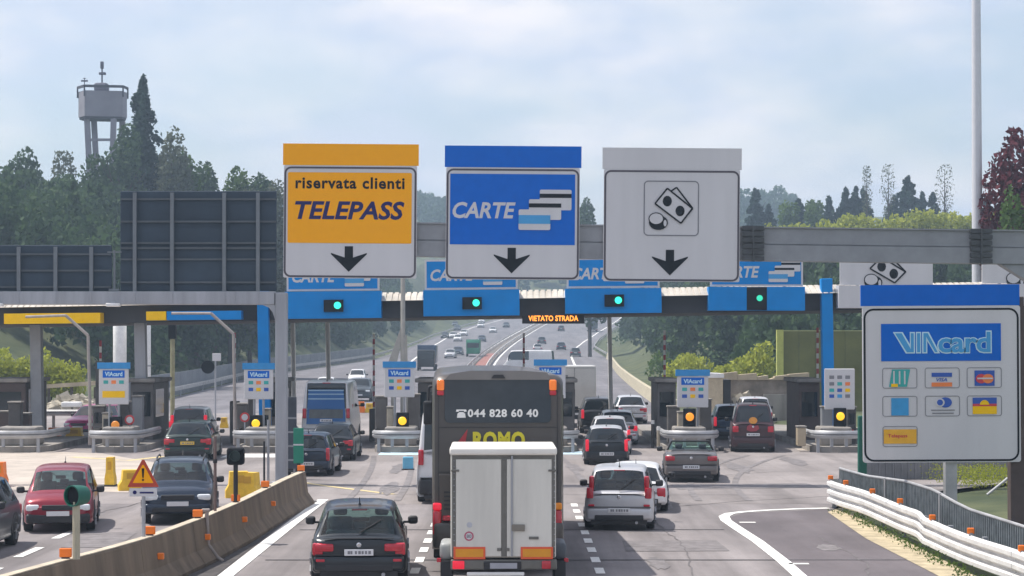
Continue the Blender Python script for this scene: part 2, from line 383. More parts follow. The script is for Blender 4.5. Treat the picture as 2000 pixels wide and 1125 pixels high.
# ------------------------------------------------------------------ trees and vegetation
def leaf_mat(name, a, b):
    m = bpy.data.materials.new(name); m.use_nodes = True; t = m.node_tree; bs = t.nodes['Principled BSDF']
    bs.inputs['Roughness'].default_value = .75; bs.inputs['Specular IOR Level'].default_value = .2
    g = t.nodes.new("ShaderNodeNewGeometry"); tcn = t.nodes.new("ShaderNodeTexCoord")
    nn = t.nodes.new("ShaderNodeTexNoise"); nn.inputs['Scale'].default_value = .35; nn.inputs['Detail'].default_value = 3
    ad = t.nodes.new("ShaderNodeMath"); ad.operation = 'MULTIPLY_ADD'; ad.inputs[1].default_value = .45
    ml = t.nodes.new("ShaderNodeMath"); ml.operation = 'MULTIPLY'; ml.inputs[1].default_value = .8
    rp = t.nodes.new("ShaderNodeValToRGB"); rp.color_ramp.elements[0].position = .2; rp.color_ramp.elements[0].color = (*a, 1); rp.color_ramp.elements[1].position = .85; rp.color_ramp.elements[1].color = (*b, 1)
    t.links.new(tcn.outputs['Object'], nn.inputs['Vector']); t.links.new(nn.outputs['Fac'], ml.inputs[0])
    t.links.new(g.outputs['Random Per Island'], ad.inputs[0]); t.links.new(ml.outputs[0], ad.inputs[2]); t.links.new(ad.outputs[0], rp.inputs[0]); t.links.new(rp.outputs[0], bs.inputs['Base Color'])
    tl = t.nodes.new('ShaderNodeBsdfTranslucent'); ms = t.nodes.new('ShaderNodeMixShader'); ms.inputs[0].default_value = .38; t.links.new(rp.outputs[0], tl.inputs[0]); t.links.new(bs.outputs[0], ms.inputs[1]); t.links.new(tl.outputs[0], ms.inputs[2]); t.links.new(ms.outputs[0], t.nodes['Material Output'].inputs[0])
    MATS[name] = m; return m
LF_DARK = leaf_mat('dark_foliage', (.026, .058, .028), (.075, .125, .05))
LF_CON = leaf_mat('conifer_foliage', (.010, .034, .026), (.03, .065, .042))
LF_MID = leaf_mat('mid_foliage', (.04, .085, .02), (.12, .19, .045))
LF_SPR = leaf_mat('spring_foliage', (.20, .25, .025), (.48, .50, .075))
LF_RED = leaf_mat('copper_foliage', (.05, .012, .022), (.17, .04, .055))
LF_GREY = leaf_mat('grey_green_foliage', (.06, .075, .05), (.15, .17, .11))

def leaves(cent, size, flat=.6):
    """numpy array of leaf-clump quads round the given centres"""
    n = len(cent); c = np.asarray(cent)
    d = rng.normal(size=(n, 3)); d[:, 2] *= flat; d /= np.linalg.norm(d, axis=1)[:, None] + 1e-9
    a = np.cross(d, rng.normal(size=(n, 3))); a /= np.linalg.norm(a, axis=1)[:, None] + 1e-9
    b = np.cross(d, a); sz = (np.asarray(size) * rng.uniform(.6, 1.3, n))[:, None]
    v = np.stack([c - a * sz, c - b * sz * .6, c + a * sz, c + b * sz * .6], 1).reshape(-1, 3)
    return v
def round_crown(w, h, n, leaf, lobes=9, bottom=.25):
    cs = [(0, 0, h * .55, .62)]
    for i in range(lobes):
        a = rng.uniform(0, 2 * math.pi); zz = rng.uniform(bottom + .1, .88); rr_ = w * .5 * .62 * math.sqrt(max(.05, 1 - (2 * zz - 1.02) ** 2))
        cs.append((rr_ * math.cos(a), rr_ * math.sin(a), h * zz, rng.uniform(.28, .46)))
    out = []
    for x, y, z, r in cs:
        k = int(n * r * r / sum(q[3] ** 2 for q in cs)) + 1
        d = rng.normal(size=(k, 3)); d /= np.linalg.norm(d, axis=1)[:, None]; rad = rng.uniform(.45, 1.08, k)[:, None] ** .6
        out.append(np.array([x, y, z]) + d * rad * np.array([w * .5 * r * 1.15, w * .5 * r * 1.15, h * .36 * r * 1.5]))
    c = np.concatenate(out); c = c[c[:, 2] > h * bottom * .6]
    return leaves(c, leaf)
def cone_crown(w, h, n, leaf, gaps=True):
    c = []
    nb = max(26, int(h * 7)); m = max(4, n // nb)
    lean = rng.normal(0, .012 * h, 2)
    for k in range(nb):
        q = (k + rng.uniform(0, 1)) / nb; z = h * (.06 + .92 * q); rad = w * .5 * (1 - q) ** .75 + .10
        a = rng.uniform(0, 2 * math.pi); ln = rad * rng.choice([rng.uniform(.5, .95), rng.uniform(.9, 1.35)])
        t = rng.uniform(.02, 1, m) ** .8
        c.append(np.stack([ln * t * math.cos(a) + lean[0] * q + rng.normal(0, .05 * w * (1 - q) + .04, m), ln * t * math.sin(a) + lean[1] * q + rng.normal(0, .05 * w * (1 - q) + .04, m), z + .25 * ln * t - .5 * ln * t * t + rng.normal(0, .10 + .02 * h * .3, m)], 1))
    return leaves(np.concatenate(c), leaf, .9)
def bare_crown(w, h, n, leaf):
    zz = rng.uniform(.35, 1, n); a = rng.uniform(0, 6.28, n); r = w * .5 * np.sqrt(rng.uniform(0, 1, n)) * (1.15 - np.abs(zz - .7) * 1.6)
    c = np.stack([r * np.cos(a), r * np.sin(a), zz * h], 1)
    return leaves(c, leaf)
def leaf_obj(name, v, m, parent=None):
    n = len(v) // 4
    me = bpy.data.meshes.new(name); me.vertices.add(len(v)); me.vertices.foreach_set('co', v.astype(np.float32).ravel())
    me.loops.add(4 * n); me.loops.foreach_set('vertex_index', np.arange(4 * n, dtype=np.int32))
    me.polygons.add(n); me.polygons.foreach_set('loop_start', np.arange(0, 4 * n, 4, dtype=np.int32))
    try: me.polygons.foreach_set('loop_total', np.full(n, 4, dtype=np.int32))
    except Exception: pass
    me.materials.append(m); me.update(calc_edges=True); me.validate()
    o = bpy.data.objects.new(name, me); COL.objects.link(o)
    if parent: o.parent = parent
    return o
def trunk_mb(h, r, w, limbs=6):
    b = MB(); b.tube((0, 0, -.5), (0, 0, h * .45), r, r * .7, 8); b.tube((0, 0, h * .45), (0, 0, h * .92), r * .7, r * .12, 7)
    for i in range(limbs):
        a = rng.uniform(0, 6.28); z0 = h * rng.uniform(.3, .62)
        b.tube((0, 0, z0), (w * .36 * math.cos(a), w * .36 * math.sin(a), z0 + h * rng.uniform(.12, .28)), r * .42, r * .08, 6)
    return b
def tree(name, label, px, Y, ztop, h, w, kind, lm, n, leaf, group=None, cat='tree'):
    x = X(px, Y); z = ztop - h
    if z > hill(x, Y) - .1: z = hill(x, Y) - .1; f_ = max(1., (ztop - z) / h); h = ztop - z; n = int(n * f_ * f_ * 1.25); w *= min(1.45, f_ ** .6)
    t = thing(name, label, cat, (x, Y, z), rng.uniform(0, 6), group)
    trunk_mb(h, max(.07, h * .014), w, 3 if kind == 'cone' else 7).build('trunk', M_BARK, t)
    v = {'round': lambda: round_crown(w, h, n, leaf), 'cone': lambda: cone_crown(w, h, n, leaf), 'bare': lambda: bare_crown(w, h, n, leaf)}[kind]()
    v[:, 2] *= h * (1 if kind != 'round' else .985) / np.percentile(v[:, 2], 99)
    leaf_obj('crown', v, lm, t)
    return t
tree('conifer_tree', 'tall dark spruce rising beside the water tower', 272, 226, Z(160, 226), 20, 8.0, 'cone', LF_CON, 9500, .30)
tree('leafy_tree', 'broad dark green tree at the foot of the water tower', 232, 222, Z(262, 222), 12.5, 6.5, 'round', LF_DARK, 2600, .30)
tree('leafy_tree', 'grey green half bare tree just right of the spruce', 335, 224, Z(276, 224), 10.5, 4.4, 'round', LF_GREY, 1300, .26)
tree('leafy_tree', 'mid green rounded tree sloping down behind the large sign back', 385, 226, Z(318, 226), 8.5, 5.5, 'round', LF_MID, 2200, .28)
tree('leafy_tree', 'small pale tree peeping over the right end of the large sign back', 450, 226, Z(350, 226), 7.5, 5.0, 'round', LF_MID, 1500, .27)
tree('leafy_tree', 'dull green tree between the spruce and the rounded tree over the sign back', 305, 230, Z(300, 230), 10, 5.0, 'round', LF_DARK, 1800, .28)
tree('leafy_tree', 'pale green tree right of the rounded tree over the sign back', 420, 230, Z(338, 230), 8, 5.0, 'round', LF_DARK, 1700, .28)
tree('leafy_tree', 'low dull green tree over the right half of the sign back', 488, 228, Z(358, 228), 8, 5.0, 'round', LF_DARK, 1600, .28)
tree('leafy_tree', 'low green tree between the sign back and the orange sign', 520, 224, Z(372, 224), 8, 5.0, 'round', LF_GREY, 1500, .27)
tree('leafy_tree', 'dark flat topped tree at the left edge of the skyline', 36, 232, Z(296, 232), 12, 5.5, 'round', LF_DARK, 2200, .30)
tree('leafy_tree', 'thin half bare tree on the skyline left of the water tower', 124, 236, Z(296, 236), 9, 2.8, 'bare', LF_GREY, 500, .22)
# right-hand skyline
for px, yt, w, lab in ((1478, 372, 3.4, 'dark bluish conifer just right of the cash sign'), (1500, 402, 3.2, 'low dark conifer beside the cash sign'), (1560, 390, 3.0, 'dark conifer with a rounded green neighbour on the right skyline'),
                       (1618, 387, 3.4, 'broad dark conifer left of the tallest group on the right skyline'), (1650, 370, 2.6, 'slim dark conifer in the middle of the right skyline'), (1670, 368, 2.6, 'twin topped slim dark conifer left of the thin bare trees'),
                       (1688, 372, 2.4, 'narrow conifer at the right of its trio on the skyline'), (1772, 348, 3.8, 'tallest pointed conifer between the two thin bare trees'), (1748, 385, 3.4, 'dark conifer leaning against the left of the tallest one'),
                       (1800, 378, 3.2, 'dark conifer right of the tallest pointed one'), (1822, 380, 2.8, 'small dark conifer beside the forked bare tree'), (1925, 388, 2.8, 'small conifer half hidden by the lighting mast')):
    tree('conifer_tree', lab, px, 345, Z(yt, 345), 9.5, w * 1.75, 'cone', LF_CON, 2300, .36, 'conifers on the right skyline')
for px, yt, lab in ((1540, 395, 'rounded green tree between dark conifers on the right skyline'), (1590, 392, 'mid green rounded tree above the grey beam')):
    tree('leafy_tree', lab, px, 330, Z(yt, 330), 8, 4, 'round', LF_MID, 1100, .3)
tree('leafy_tree', 'green tree peeping between the blue card sign and the cash sign', 1152, 340, Z(403, 340), 10, 5, 'round', LF_DARK, 1300, .32)
for px, yt, w, lab in ((1693, 325, 1.5, 'faint thin leafless tree, leftmost of the three on the right skyline'), (1735, 322, 2.2, 'pale slender bare tree, middle one of the three on the right skyline'), (1845, 322, 2.8, 'forked bare tree nearest the lighting mast')):
    tree('bare_tree', lab, px, 320, Z(yt, 320), 11, w, 'bare', LF_GREY, 230, .16)
k = 0
for px, yt, w in ((1510, 440, 4.5), (1570, 436, 5), (1625, 428, 5), (1668, 418, 5), (1715, 426, 4.6), (1762, 416, 5), (1810, 411, 5), (1852, 414, 5), (1893, 420, 4.4), (1938, 414, 4.6), (1975, 420, 4)):
    lab = ['yellow green bush behind the left end of the grey beam', 'second yellow green bush along the top of the grey beam', 'yellow green bush under the broad dark conifer', 'yellow green bush under the slim conifers', 'yellow green bush under the middle bare tree', 'yellow green bush in front of the tallest conifer', 'tall yellow green bush right of the tallest conifer', 'yellow green bush under the forked bare tree', 'yellow green bush touching the lighting mast on its left', 'yellow green bush right of the lighting mast', 'yellow green bush at the foot of the copper tree'][k]; k += 1
    tree('bush', lab, px, 262, Z(yt, 262), 5.0, w, 'round', LF_SPR, 900, .26, 'spring bushes on the right bank', 'bush')
tree('copper_tree', 'copper red leaved tree at the right edge of the picture', 2003, 118, Z(286, 118), 11.5, 4.4, 'round', LF_RED, 5200, .19)
tree('leafy_tree', 'green tree in front of the copper red one, cut by the right edge', 2004, 112, Z(385, 112), 8.6, 2.8, 'round', LF_MID, 1500, .18)
for px, yt, w, hh, lab in ((-5, 682, 2.6, 3.4, 'yellow green bush at the left edge behind the brown booth'), (38, 702, 2.0, 2.6, 'small bright bush left of the grey canopy column'), (100, 684, 3.2, 3.4, 'bright bush in full leaf right of the grey canopy column'), (135, 706, 2.6, 2.8, 'low bright bush behind the height gauge'), (312, 694, 1.8, 3.0, 'bright bush right of the grey pylon'), (345, 688, 2.4, 3.2, 'bright bush behind the pole with the round board'), (385, 702, 2.0, 2.6, 'bright bush beside the round black sign')):
    YB_ = 134 if px < 200 else 262
    tree('bush', lab, px, YB_, Z(yt, YB_), hh, w * (1 if px < 200 else 1.9), 'round', LF_SPR, 900, .14 if px < 200 else .24, 'spring bushes behind the left plaza', 'bush')
for px, yt, Y, w, hh, lab in ((1478, 672, 150, 3.0, 3.6, 'bright green bush beside the yellow panel fence'), (1140 + 150, 690, 190, 4.0, 3.4, 'dark green bush right of the motorway'), (1440, 700, 150, 3.0, 2.4, 'low green bush left of the yellow panel fence'), (1345, 692, 165, 3.2, 2.5, 'pale green bush above the middle booth sign')):
    tree('bush', lab, px, Y, Z(yt, Y), hh, w, 'round', LF_MID if 'dark' in lab else LF_SPR, 900, .17, None, 'bush')
# woods that read as one mass
def wood(name, spots, m, leaf, n):
    vs = []
    for x, Y, h, w, cone in spots:
        v = cone_crown(w, h, int(n * .8), leaf) if cone else round_crown(w, h, n, leaf, 5, .1)
        vs.append(v + np.array([x, Y, hill(x, Y) - .8]))
    o = leaf_obj(name, np.concatenate(vs), m); o['kind'] = 'stuff'; return o
sp = []
for i in range(150):
    Y = rng.uniform(172, 262); px = rng.uniform(-60, 480); x = X(px, Y)
    if x < Ledge(Y) - 4:
        top = Z(interp(px, [(-60, 330), (60, 326), (90, 342), (180, 332), (300, 320), (400, 345), (480, 380)]) + rng.uniform(0, 40), Y)
        h = min(14, max(5, top - hill(x, Y) + .8)); sp.append((x, Y, h, rng.uniform(5, 8), rng.random() < .15))
wood('wood', sp, LF_DARK, .34, 950)
sp = []
for i in range(430):
    Y = rng.uniform(165, 520); x = X(rng.uniform(430, 860), Y)
    if x < Ledge(Y) - 5: sp.append((x, Y, rng.uniform(6, 9), rng.uniform(4, 7), rng.random() < .2))
for i in range(640):
    Y = rng.uniform(160, 430); x = X(rng.uniform(1190, 2060), Y)
    if x > Redge(Y) + (6 if Y > 200 else 9):
        lim = Z(452, Y) - hill(x, Y)
        if lim > 2.5: sp.append((x, Y, min(lim, rng.uniform(5, 9)), rng.uniform(4, 7), rng.random() < .3))
wood('wood', sp, LF_DARK, .38, 560)
sp = []
for i in range(150):
    Y = rng.uniform(690, 790); x = X(rng.uniform(300, 1560), Y); sp.append((x, Y, rng.uniform(8, 12), rng.uniform(8, 13), rng.random() < .3))
wood('wood', sp, LF_DARK, .9, 380)
# grass along the verge on the right and at the foot of the palisade
def grass(name, pts, m, n, hgt, sp_):
    c = []
    for (x, Y) in pts:
        for _ in range(n): c.append((x + rng.normal(0, sp_), Y + rng.normal(0, sp_), hgt * rng.uniform(.2, 1)))
    o = leaf_obj(name, leaves(np.array(c), .028, .2), m); o['kind'] = 'stuff'; return o
grass('grass', [(8.55 + rng.uniform(-.12, .1), Y) for Y in np.arange(36, 53, .5)], LF_MID, 32, .15, .10)
grass('grass', [(X(px, 62), 62 + rng.uniform(-2, 2)) for px in range(1860, 2040, 12)], LF_SPR, 320, .7, .4)

# ------------------------------------------------------------------ overhead sign gantries
YG = 64.0
def gx(px): return X(px, YG)
def gz(py): return Z(py, YG)
g = thing('sign_gantry', 'grey overhead beam on the right carrying the three big lane signs', 'gantry', (gx(2090), YG, 0))
def loc(o, root):
    """shift mesh coordinates built in world space into the root's space"""
    inv = Matrix.Translation(-root.location)
    if o.type == 'MESH': o.data.transform(inv)
    return o
def wpart(b, name, m, root, **kw): return loc(b.build(name, m, root, **kw), root)
b = MB()
zl, zr = gz(437), gz(452)
x0, x1 = gx(590), gx(2075)
def sl(x): return zl + (zr - zl) * (x - gx(815)) / (gx(2000) - gx(815))
def bar(b, xa, xb, top, bot, y0, y1): b.prism([(xa, sl(xa) - bot), (xb, sl(xb) - bot), (xb, sl(xb) - top), (xa, sl(xa) - top)], y0, y1)
bar(b, x0, x1, .0, .49, YG + .02, YG + .62); bar(b, x0, x1, .53, 1.02, YG - .03, YG + .62)
bar(b, x0, x1, -.045, -.002, YG - .05, YG + .66); bar(b, x0, x1, .492, .528, YG + .06, YG + .58)
wpart(b, 'beam', M_STEEL, g)
for px in (1470, 1915):
    b = MB()
    for k in range(6):
        bar(b, gx(px) - .34, gx(px) + .34, -.06 + .19 * k, .07 + .19 * k, YG - .15 - .03 * (k % 2), YG + .74)
    bar(b, gx(px) - .03, gx(px) + .03, -.05, 1.06, YG - .24, YG - .19)
    wpart(b, 'flange_joint', mat('joint_steel', (.07, .075, .08), .5, metal=.4, var=.2), g)
b = MB(); b.prism([(gx(1955), sl(gx(1955)) - 1.03), (gx(2075), sl(gx(2075)) - 2.2), (gx(2075), sl(gx(2075)) - 1.03)], YG + .05, YG + .55); wpart(b, 'haunch', M_STEEL, g)
b = MB(); b.box(gx(2075), gx(2110), YG, YG + .6, 0, sl(gx(2090)) + .03); b.box(gx(2065), gx(2120), YG - .2, YG + .8, 0, .06); wpart(b, 'column', M_STEEL, g)

g2 = thing('sign_gantry', 'grey portal gantry on the left whose two signs show their dark backs', 'gantry', (gx(548), YG, 0))
b = MB(); b.rbox(gx(-120), gx(536), YG, YG + .5, gz(595), gz(569), .03)
for px in (35, 107, 177, 262, 335, 437, 458, 503): b.box(gx(px) - .035, gx(px) + .035, YG - .02, YG + .0, gz(594), gz(570))
wpart(b, 'beam', M_GALV, g2)
b = MB(); b.rbox(gx(537), gx(560), YG + .02, YG + .42, 0, gz(571), .04); b.box(gx(529), gx(568), YG - .1, YG + .55, 0, .05); wpart(b, 'column', M_GALV, g2)
b = MB(); b.rbox(gx(-150), gx(-122), YG + .02, YG + .42, 0, gz(571), .04); wpart(b, 'column', M_GALV, g2)
b = MB(); b.prism([(gx(512), gz(595) - .003), (gx(537) - .003, gz(595) - .003), (gx(537) - .003, gz(625)), (gx(532), gz(610)), (gx(525), gz(601))], YG + .05, YG + .4); wpart(b, 'corner_bracket', M_GALV, g2)
for px0, px1, lab in ((208, 235, 'pale lamp hanging under the left gantry beam below the gap between its signs'), (-12, 7, 'pale lamp under the left gantry beam at the left picture edge')):
    t = thing('gantry_lamp', lab, 'lamp', (gx(px0), YG, gz(600)), 0, 'lamps under the left gantry')
    b = MB(); b.rbox(gx(px0), gx(px1), YG - .18, YG + .12, gz(599), gz(592), .03); wpart(b, 'housing', M_WPAINT, t)
    b = MB(); b.box((gx(px0) + gx(px1)) / 2 - .06, (gx(px0) + gx(px1)) / 2 + .06, YG - .05, YG + .1, gz(592), gz(588)); wpart(b, 'bracket', M_GALV, t)
def sign_back(px0, px1, py0, py1, ver, hor, label):
    t = thing('sign_board', label, 'sign', (gx(px0), YG + .3, gz(py1)), 0, 'sign boards seen from behind')
    b = MB(); b.rbox(gx(px0), gx(px1), YG + .25, YG + .33, gz(py1), gz(py0), .02); wpart(b, 'panel', M_PANB, t)
    for p in hor:
        b = MB(); b.box(gx(px0) + .02, gx(px1) - .02, YG + .17, YG + .247, gz(p) - .03, gz(p) + .03); wpart(b, 'stiffener', mat('dim_rib', (.08, .095, .11), .6, var=.1), t)
    for p in ver:
        b = MB(); b.box(gx(p) - .055, gx(p) + .055, YG + .06, YG + .168, gz(py1) - .02, gz(py0) - .06); wpart(b, 'post', M_RIB, t)
sign_back(232, 538, 372, 568, (262, 335, 437, 503), (388, 432, 474, 484, 506, 551), 'tall dark sign board seen from behind on the left gantry')
sign_back(-80, 215, 478, 568, (-40, 35, 107, 177), (496, 528, 560), 'low wide dark sign board seen from behind at the left edge')
t = thing('antenna_mast', 'thin cross topped mast standing on the gantry between the two sign backs', 'mast', (gx(221), YG + .2, gz(568)))
b = MB(); b.tube((0, 0, 0), (0, 0, 1.28), .045, .03); b.build('pole', M_RIB, t)
b = MB(); b.beam((-.22, 0, 1.22), (.22, 0, 1.22), .04, .04); b.box(-.16, .16, -.1, .1, 0, .07); b.build('crossbar', M_RIB, t)

# the three big signs
YS = YG - .22
def sx(px): return X(px, YS)
def sz(py): return Z(py, YS)
TILT = .0079
def tilt(o, root): return o
def arrow(b, px, y0, y1, y):
    c = sx(px); w = sx(1036) - sx(1000); w *= 1.0
    zt, zb = sz(y0), sz(y1); hh = zt - zb
    b.prism([(c - .13, zt), (c - .13, zt - .44 * hh), (c - .56, zt - .26 * hh), (c - .56, zt - .31 * hh), (c, zb), (c + .56, zt - .31 * hh), (c + .56, zt - .26 * hh), (c + .13, zt - .44 * hh), (c + .13, zt)][::-1], y - .006, y)
def sign_root(label, px0, px1, pyb):
    t = thing('lane_sign', label, 'sign', (sx((px0 + px1) / 2), YS, sz(pyb)), 0, 'big lane signs on the right gantry')
    t.rotation_euler[1] = .0075
    return t
def sign_shell(t, hx0, hx1, hy0, hy1, px0, px1, py0, py1, hm):
    b = MB(); b.box(sx(hx0), sx(hx1), YS, YS + .06, sz(hy1), sz(hy0)); wpart(b, 'header_band', hm, t)
    b = MB(); b.rrect(sx(px0), sx(px1), sz(py1), sz(hy1) - .004, YS + .06, .05, .06); wpart(b, 'panel', M_SIGNW, t)
    b = MB(); b.ring(sx(px0) + .015, sx(px1) - .015, sz(py1) + .015, sz(py0) - .015, YS - .001, .21, .06); wpart(b, 'border', mat('sign_border', (.075, .065, .08), .5, var=.05), t)
    for q in (.25, .75):
        xx = sx(px0) + (sx(px1) - sx(px0)) * q
        b = MB(); b.box(xx - .06, xx + .06, YS + .062, YS + .16, sz(py1) + .05, sz(hy0) - .05); wpart(b, 'bracket', M_STEEL, t)
t = sign_root('orange and white lane sign lettered riservata clienti TELEPASS over a black arrow', 551, 816, 543)
sign_shell(t, 551, 816, 281, 323, 553, 813, 325, 543, M_SIGNO)
b = MB(); b.rrect(sx(561), sx(803), sz(475), sz(337), YS - .004, .05); wpart(b, 'field', M_SIGNO, t)
b = MB(); b.text('riservata clienti', sx(576), sx(789), sz(369), sz(346), YS - .014, .03, 0, 1.12); wpart(b, 'lettering', M_BLACK, t)
b = MB(); b.text('TELEPASS', sx(575), sx(789), sz(429), sz(393), YS - .014, .03, .22, 1.02); wpart(b, 'lettering', M_NAVY, t)
b = MB(); arrow(b, 681, 481, 531, YS - .004); wpart(b, 'arrow', M_BLACK, t)
t = sign_root('blue and white lane sign lettered CARTE with a stack of bank cards', 867, 1134, 546)
sign_shell(t, 867, 1134, 285, 327, 870, 1131, 329, 546, M_SIGNB)
b = MB(); b.rect(sx(878), sx(1122), sz(478), sz(340), YS - .004); wpart(b, 'field', M_SIGNB, t)
b = MB(); b.text('CARTE', sx(883), sx(1006), sz(427), sz(395), YS - .014, .028, .22, 1.0); wpart(b, 'lettering', M_SIGNW, t)
def cards(t, X_, Z_, y):
    b = MB(); b2 = MB(); b3 = MB()
    b.rrect(X_(1053), X_(1115), Z_(410), Z_(370), y, .05); b2.rect(X_(1053), X_(1115), Z_(386), Z_(378), y - .007)
    b.rrect(X_(1032), X_(1095), Z_(429), Z_(389), y - .014, .05); b2.rect(X_(1032), X_(1095), Z_(405), Z_(397), y - .021)
    b.rrect(X_(1012), X_(1074), Z_(449), Z_(409), y - .028, .05); b3.rect(X_(1012), X_(1074), Z_(437), Z_(420), y - .035)
    o = wpart(b, 'card_symbol', M_SIGNW, t); wpart(b2, 'card_stripe', M_BLACK, t); wpart(b3, 'card_stripe', M_CYAN, t)
cards(t, sx, sz, YS - .012)
b = MB(); b.text('Viacard', sx(1020), sx(1068), sz(434), sz(423), YS - .05, .02, .1); wpart(b, 'lettering', mat('pale_cyan', (.35, .7, .85), .5, var=0), t)
b = MB(); arrow(b, 999, 484, 534, YS - .004); wpart(b, 'arrow', M_BLACK, t)
t = sign_root('plain white lane sign with a banknote and coin symbol over its arrow', 1175, 1447, 550)
sign_shell(t, 1175, 1447, 289, 331, 1178, 1444, 332, 550, M_SIGNW)
b = MB(); b.ring(sx(1256), sx(1364), sz(461), sz(353), YS - .004, .14, .035); wpart(b, 'symbol_frame', M_GREYL, t)
def cash(t, X_, Z_, y, nm='cash_symbol'):
    def quad_ring(b, P, w, y):
        c = (sum(p[0] for p in P) / 4, sum(p[1] for p in P) / 4)
        for i in range(4):
            p, q = P[i], P[(i + 1) % 4]; b.beam((p[0], y, p[1]), (q[0], y, q[1]), .012, w)
    w = abs(X_(1003) - X_(1000)) * 1.0
    b = MB()
    P2 = [(X_(1320), Z_(366)), (X_(1352), Z_(407)), (X_(1333), Z_(430)), (X_(1308), Z_(374))]
    P1 = [(X_(1302), Z_(368)), (X_(1351), Z_(407)), (X_(1329), Z_(436)), (X_(1278), Z_(398))]
    quad_ring(b, P2, w, y + .002); quad_ring(b, P1, w, y - .02)
    b.prism([(X_(1000 + 302.5 - 0) + (p - 0), q) for p, q in disc(0, 0, w * 3.2, w * 3.4)], y - .02, y - .01) if False else None
    for cx, cz in ((1302, 393), (1327, 412)):
        b.prism([(X_(cx) + p, Z_(cz) + q) for p, q in disc(0, 0, w * 3.0, w * 3.5, 14)], y - .02, y - .008)
    wpart(b, nm, M_BLACK, t)
    f = MB(); f.prism(P1, y - .012, y - .0105); wpart(f, 'banknote', M_SIGNW, t)
    b = MB(); b.prism([(X_(1285) + p, Z_(435) + q) for p, q in disc(0, 0, w * 6.2, w * 4.8, 18)], y - .02, y - .01); wpart(b, 'coin', M_BLACK, t)
    b = MB(); b.prism([(X_(1280.5) + p, Z_(427.5) + q) for p, q in disc(0, 0, w * 5.0, w * 4.1, 18)], y - .02, y - .011); wpart(b, 'coin_edge', M_BLACK, t)
    f = MB(); f.prism([(X_(1280.5) + p, Z_(427.5) + q) for p, q in disc(0, 0, w * 4.4, w * 3.5, 18)], y - .03, y - .021)
    f.prism([(X_(1298) + p, Z_(436) + q) for p, q in disc(0, 0, w * 1.0, w * 2.2, 12)], y - .03, y - .021); wpart(f, 'coin', M_SIGNW, t)
cash(t, sx, sz, YS - .012)
b = MB(); arrow(b, 1308, 488, 538, YS - .004); wpart(b, 'arrow', M_BLACK, t)

# ------------------------------------------------------------------ card sign in the right foreground
YV = 48.0
def vx(px): return X(px, YV)
def vz(py): return Z(py, YV)
t = thing('card_sign', 'large white roadside board headed VIAcard with seven bank card logos', 'sign', (vx(1840), YV, 0))
t.rotation_euler[1] = -.006
b = MB(); b.box(vx(1684), vx(1994), YV, YV + .06, vz(597), vz(556)); wpart(b, 'header_band', M_SIGNB, t)
b = MB(); b.rrect(vx(1687), vx(1995), vz(903), vz(597) - .003, YV + .06, .06, .06); wpart(b, 'panel', M_SIGNW, t)
b = MB(); b.ring(vx(1689), vx(1992), vz(901), vz(602), YV - .001, .23, .045); wpart(b, 'border', M_BLACK, t)
b = MB(); b.rect(vx(1723), vx(1957), vz(705), vz(632), YV - .004); wpart(b, 'field', M_SIGNB, t)
lo = mat('pale_outline', (.55, .78, .88), .5, var=0)
b = MB(); b.prism([(vx(p), vz(q)) for p, q in ((1746, 648), (1765, 648), (1779, 672), (1779, 648), (1789, 648), (1789, 690), (1771, 690))], YV - .018, YV - .012)
b.rect(vx(1791), vx(1801), vz(690), vz(648), YV - .012); b.prism([(vx(p), vz(q)) for p, q in ((1803, 690), (1803, 648), (1816, 648), (1838, 690), (1827, 690), (1813, 666), (1813, 690))], YV - .018, YV - .012)
b.text('card', vx(1832), vx(1939), vz(691), vz(646), YV - .014, .045, 0, .92); wpart(b, 'lettering', lo, t)
b = MB(); b.prism([(vx(p), vz(q)) for p, q in ((1750, 650.5), (1763, 650.5), (1781, 682), (1781, 650.5), (1786.5, 650.5), (1786.5, 687.5), (1773, 687.5))], YV - .026, YV - .02)
b.rect(vx(1793), vx(1799), vz(687.5), vz(650.5), YV - .02); b.prism([(vx(p), vz(q)) for p, q in ((1805.5, 687.5), (1805.5, 650.5), (1814, 650.5), (1833, 687.5), (1828, 687.5), (1810.5, 657), (1810.5, 687.5))], YV - .026, YV - .02)
b.text('card', vx(1834.5), vx(1936.5), vz(688.5), vz(648.5), YV - .024, .02, 0, .97); wpart(b, 'lettering', M_CYAN, t)
def logo(c, r):
    x0 = (1725, 1808, 1890)[c]; y0 = (718, 773, 832)[r]
    b = MB(); b.ring(vx(x0), vx(x0 + 68), vz(y0 + 40), vz(y0), YV - .004, .06, .014); o = wpart(b, 'card_logo', M_GREYL, t); return o, x0, y0
def lrect(o, name, m, x0, x1, y0, y1, d=.012):
    b = MB(); b.rect(vx(x0), vx(x1), vz(y1), vz(y0), YV - d, .004); q = b.build(name, m, None); q.data.transform(Matrix.Translation(-t.location)); q.parent = o; return q
teal = mat('logo_teal', (.03, .38, .36), .5, var=.1); lred = mat('logo_red', (.6, .04, .06), .5, var=.05); lor = mat('logo_orange', (.85, .22, .05), .5, var=.05); lbl = mat('logo_blue', (.02, .09, .42), .5, var=.05)
o, x, y = logo(0, 0)
b = MB(); b.prism([(vx(p), vz(q)) for p, q in ((x + 13, y + 37), (x + 19, y + 3), (x + 54, y + 3), (x + 48, y + 37))], YV - .016, YV - .012); q = b.build('emblem', teal); q.data.transform(Matrix.Translation(-t.location)); q.parent = o
for dx in (24, 35, 45): lrect(o, 'emblem', M_SIGNW, x + dx - 3, x + dx, y + 6, y + 32, .018)
lrect(o, 'emblem', M_YBOX, x + 17, x + 30, y + 31, y + 37, .02)
o, x, y = logo(1, 0); lrect(o, 'emblem', lbl, x + 13, x + 53, y + 10, y + 18); lrect(o, 'emblem', lor, x + 13, x + 53, y + 29, y + 37)
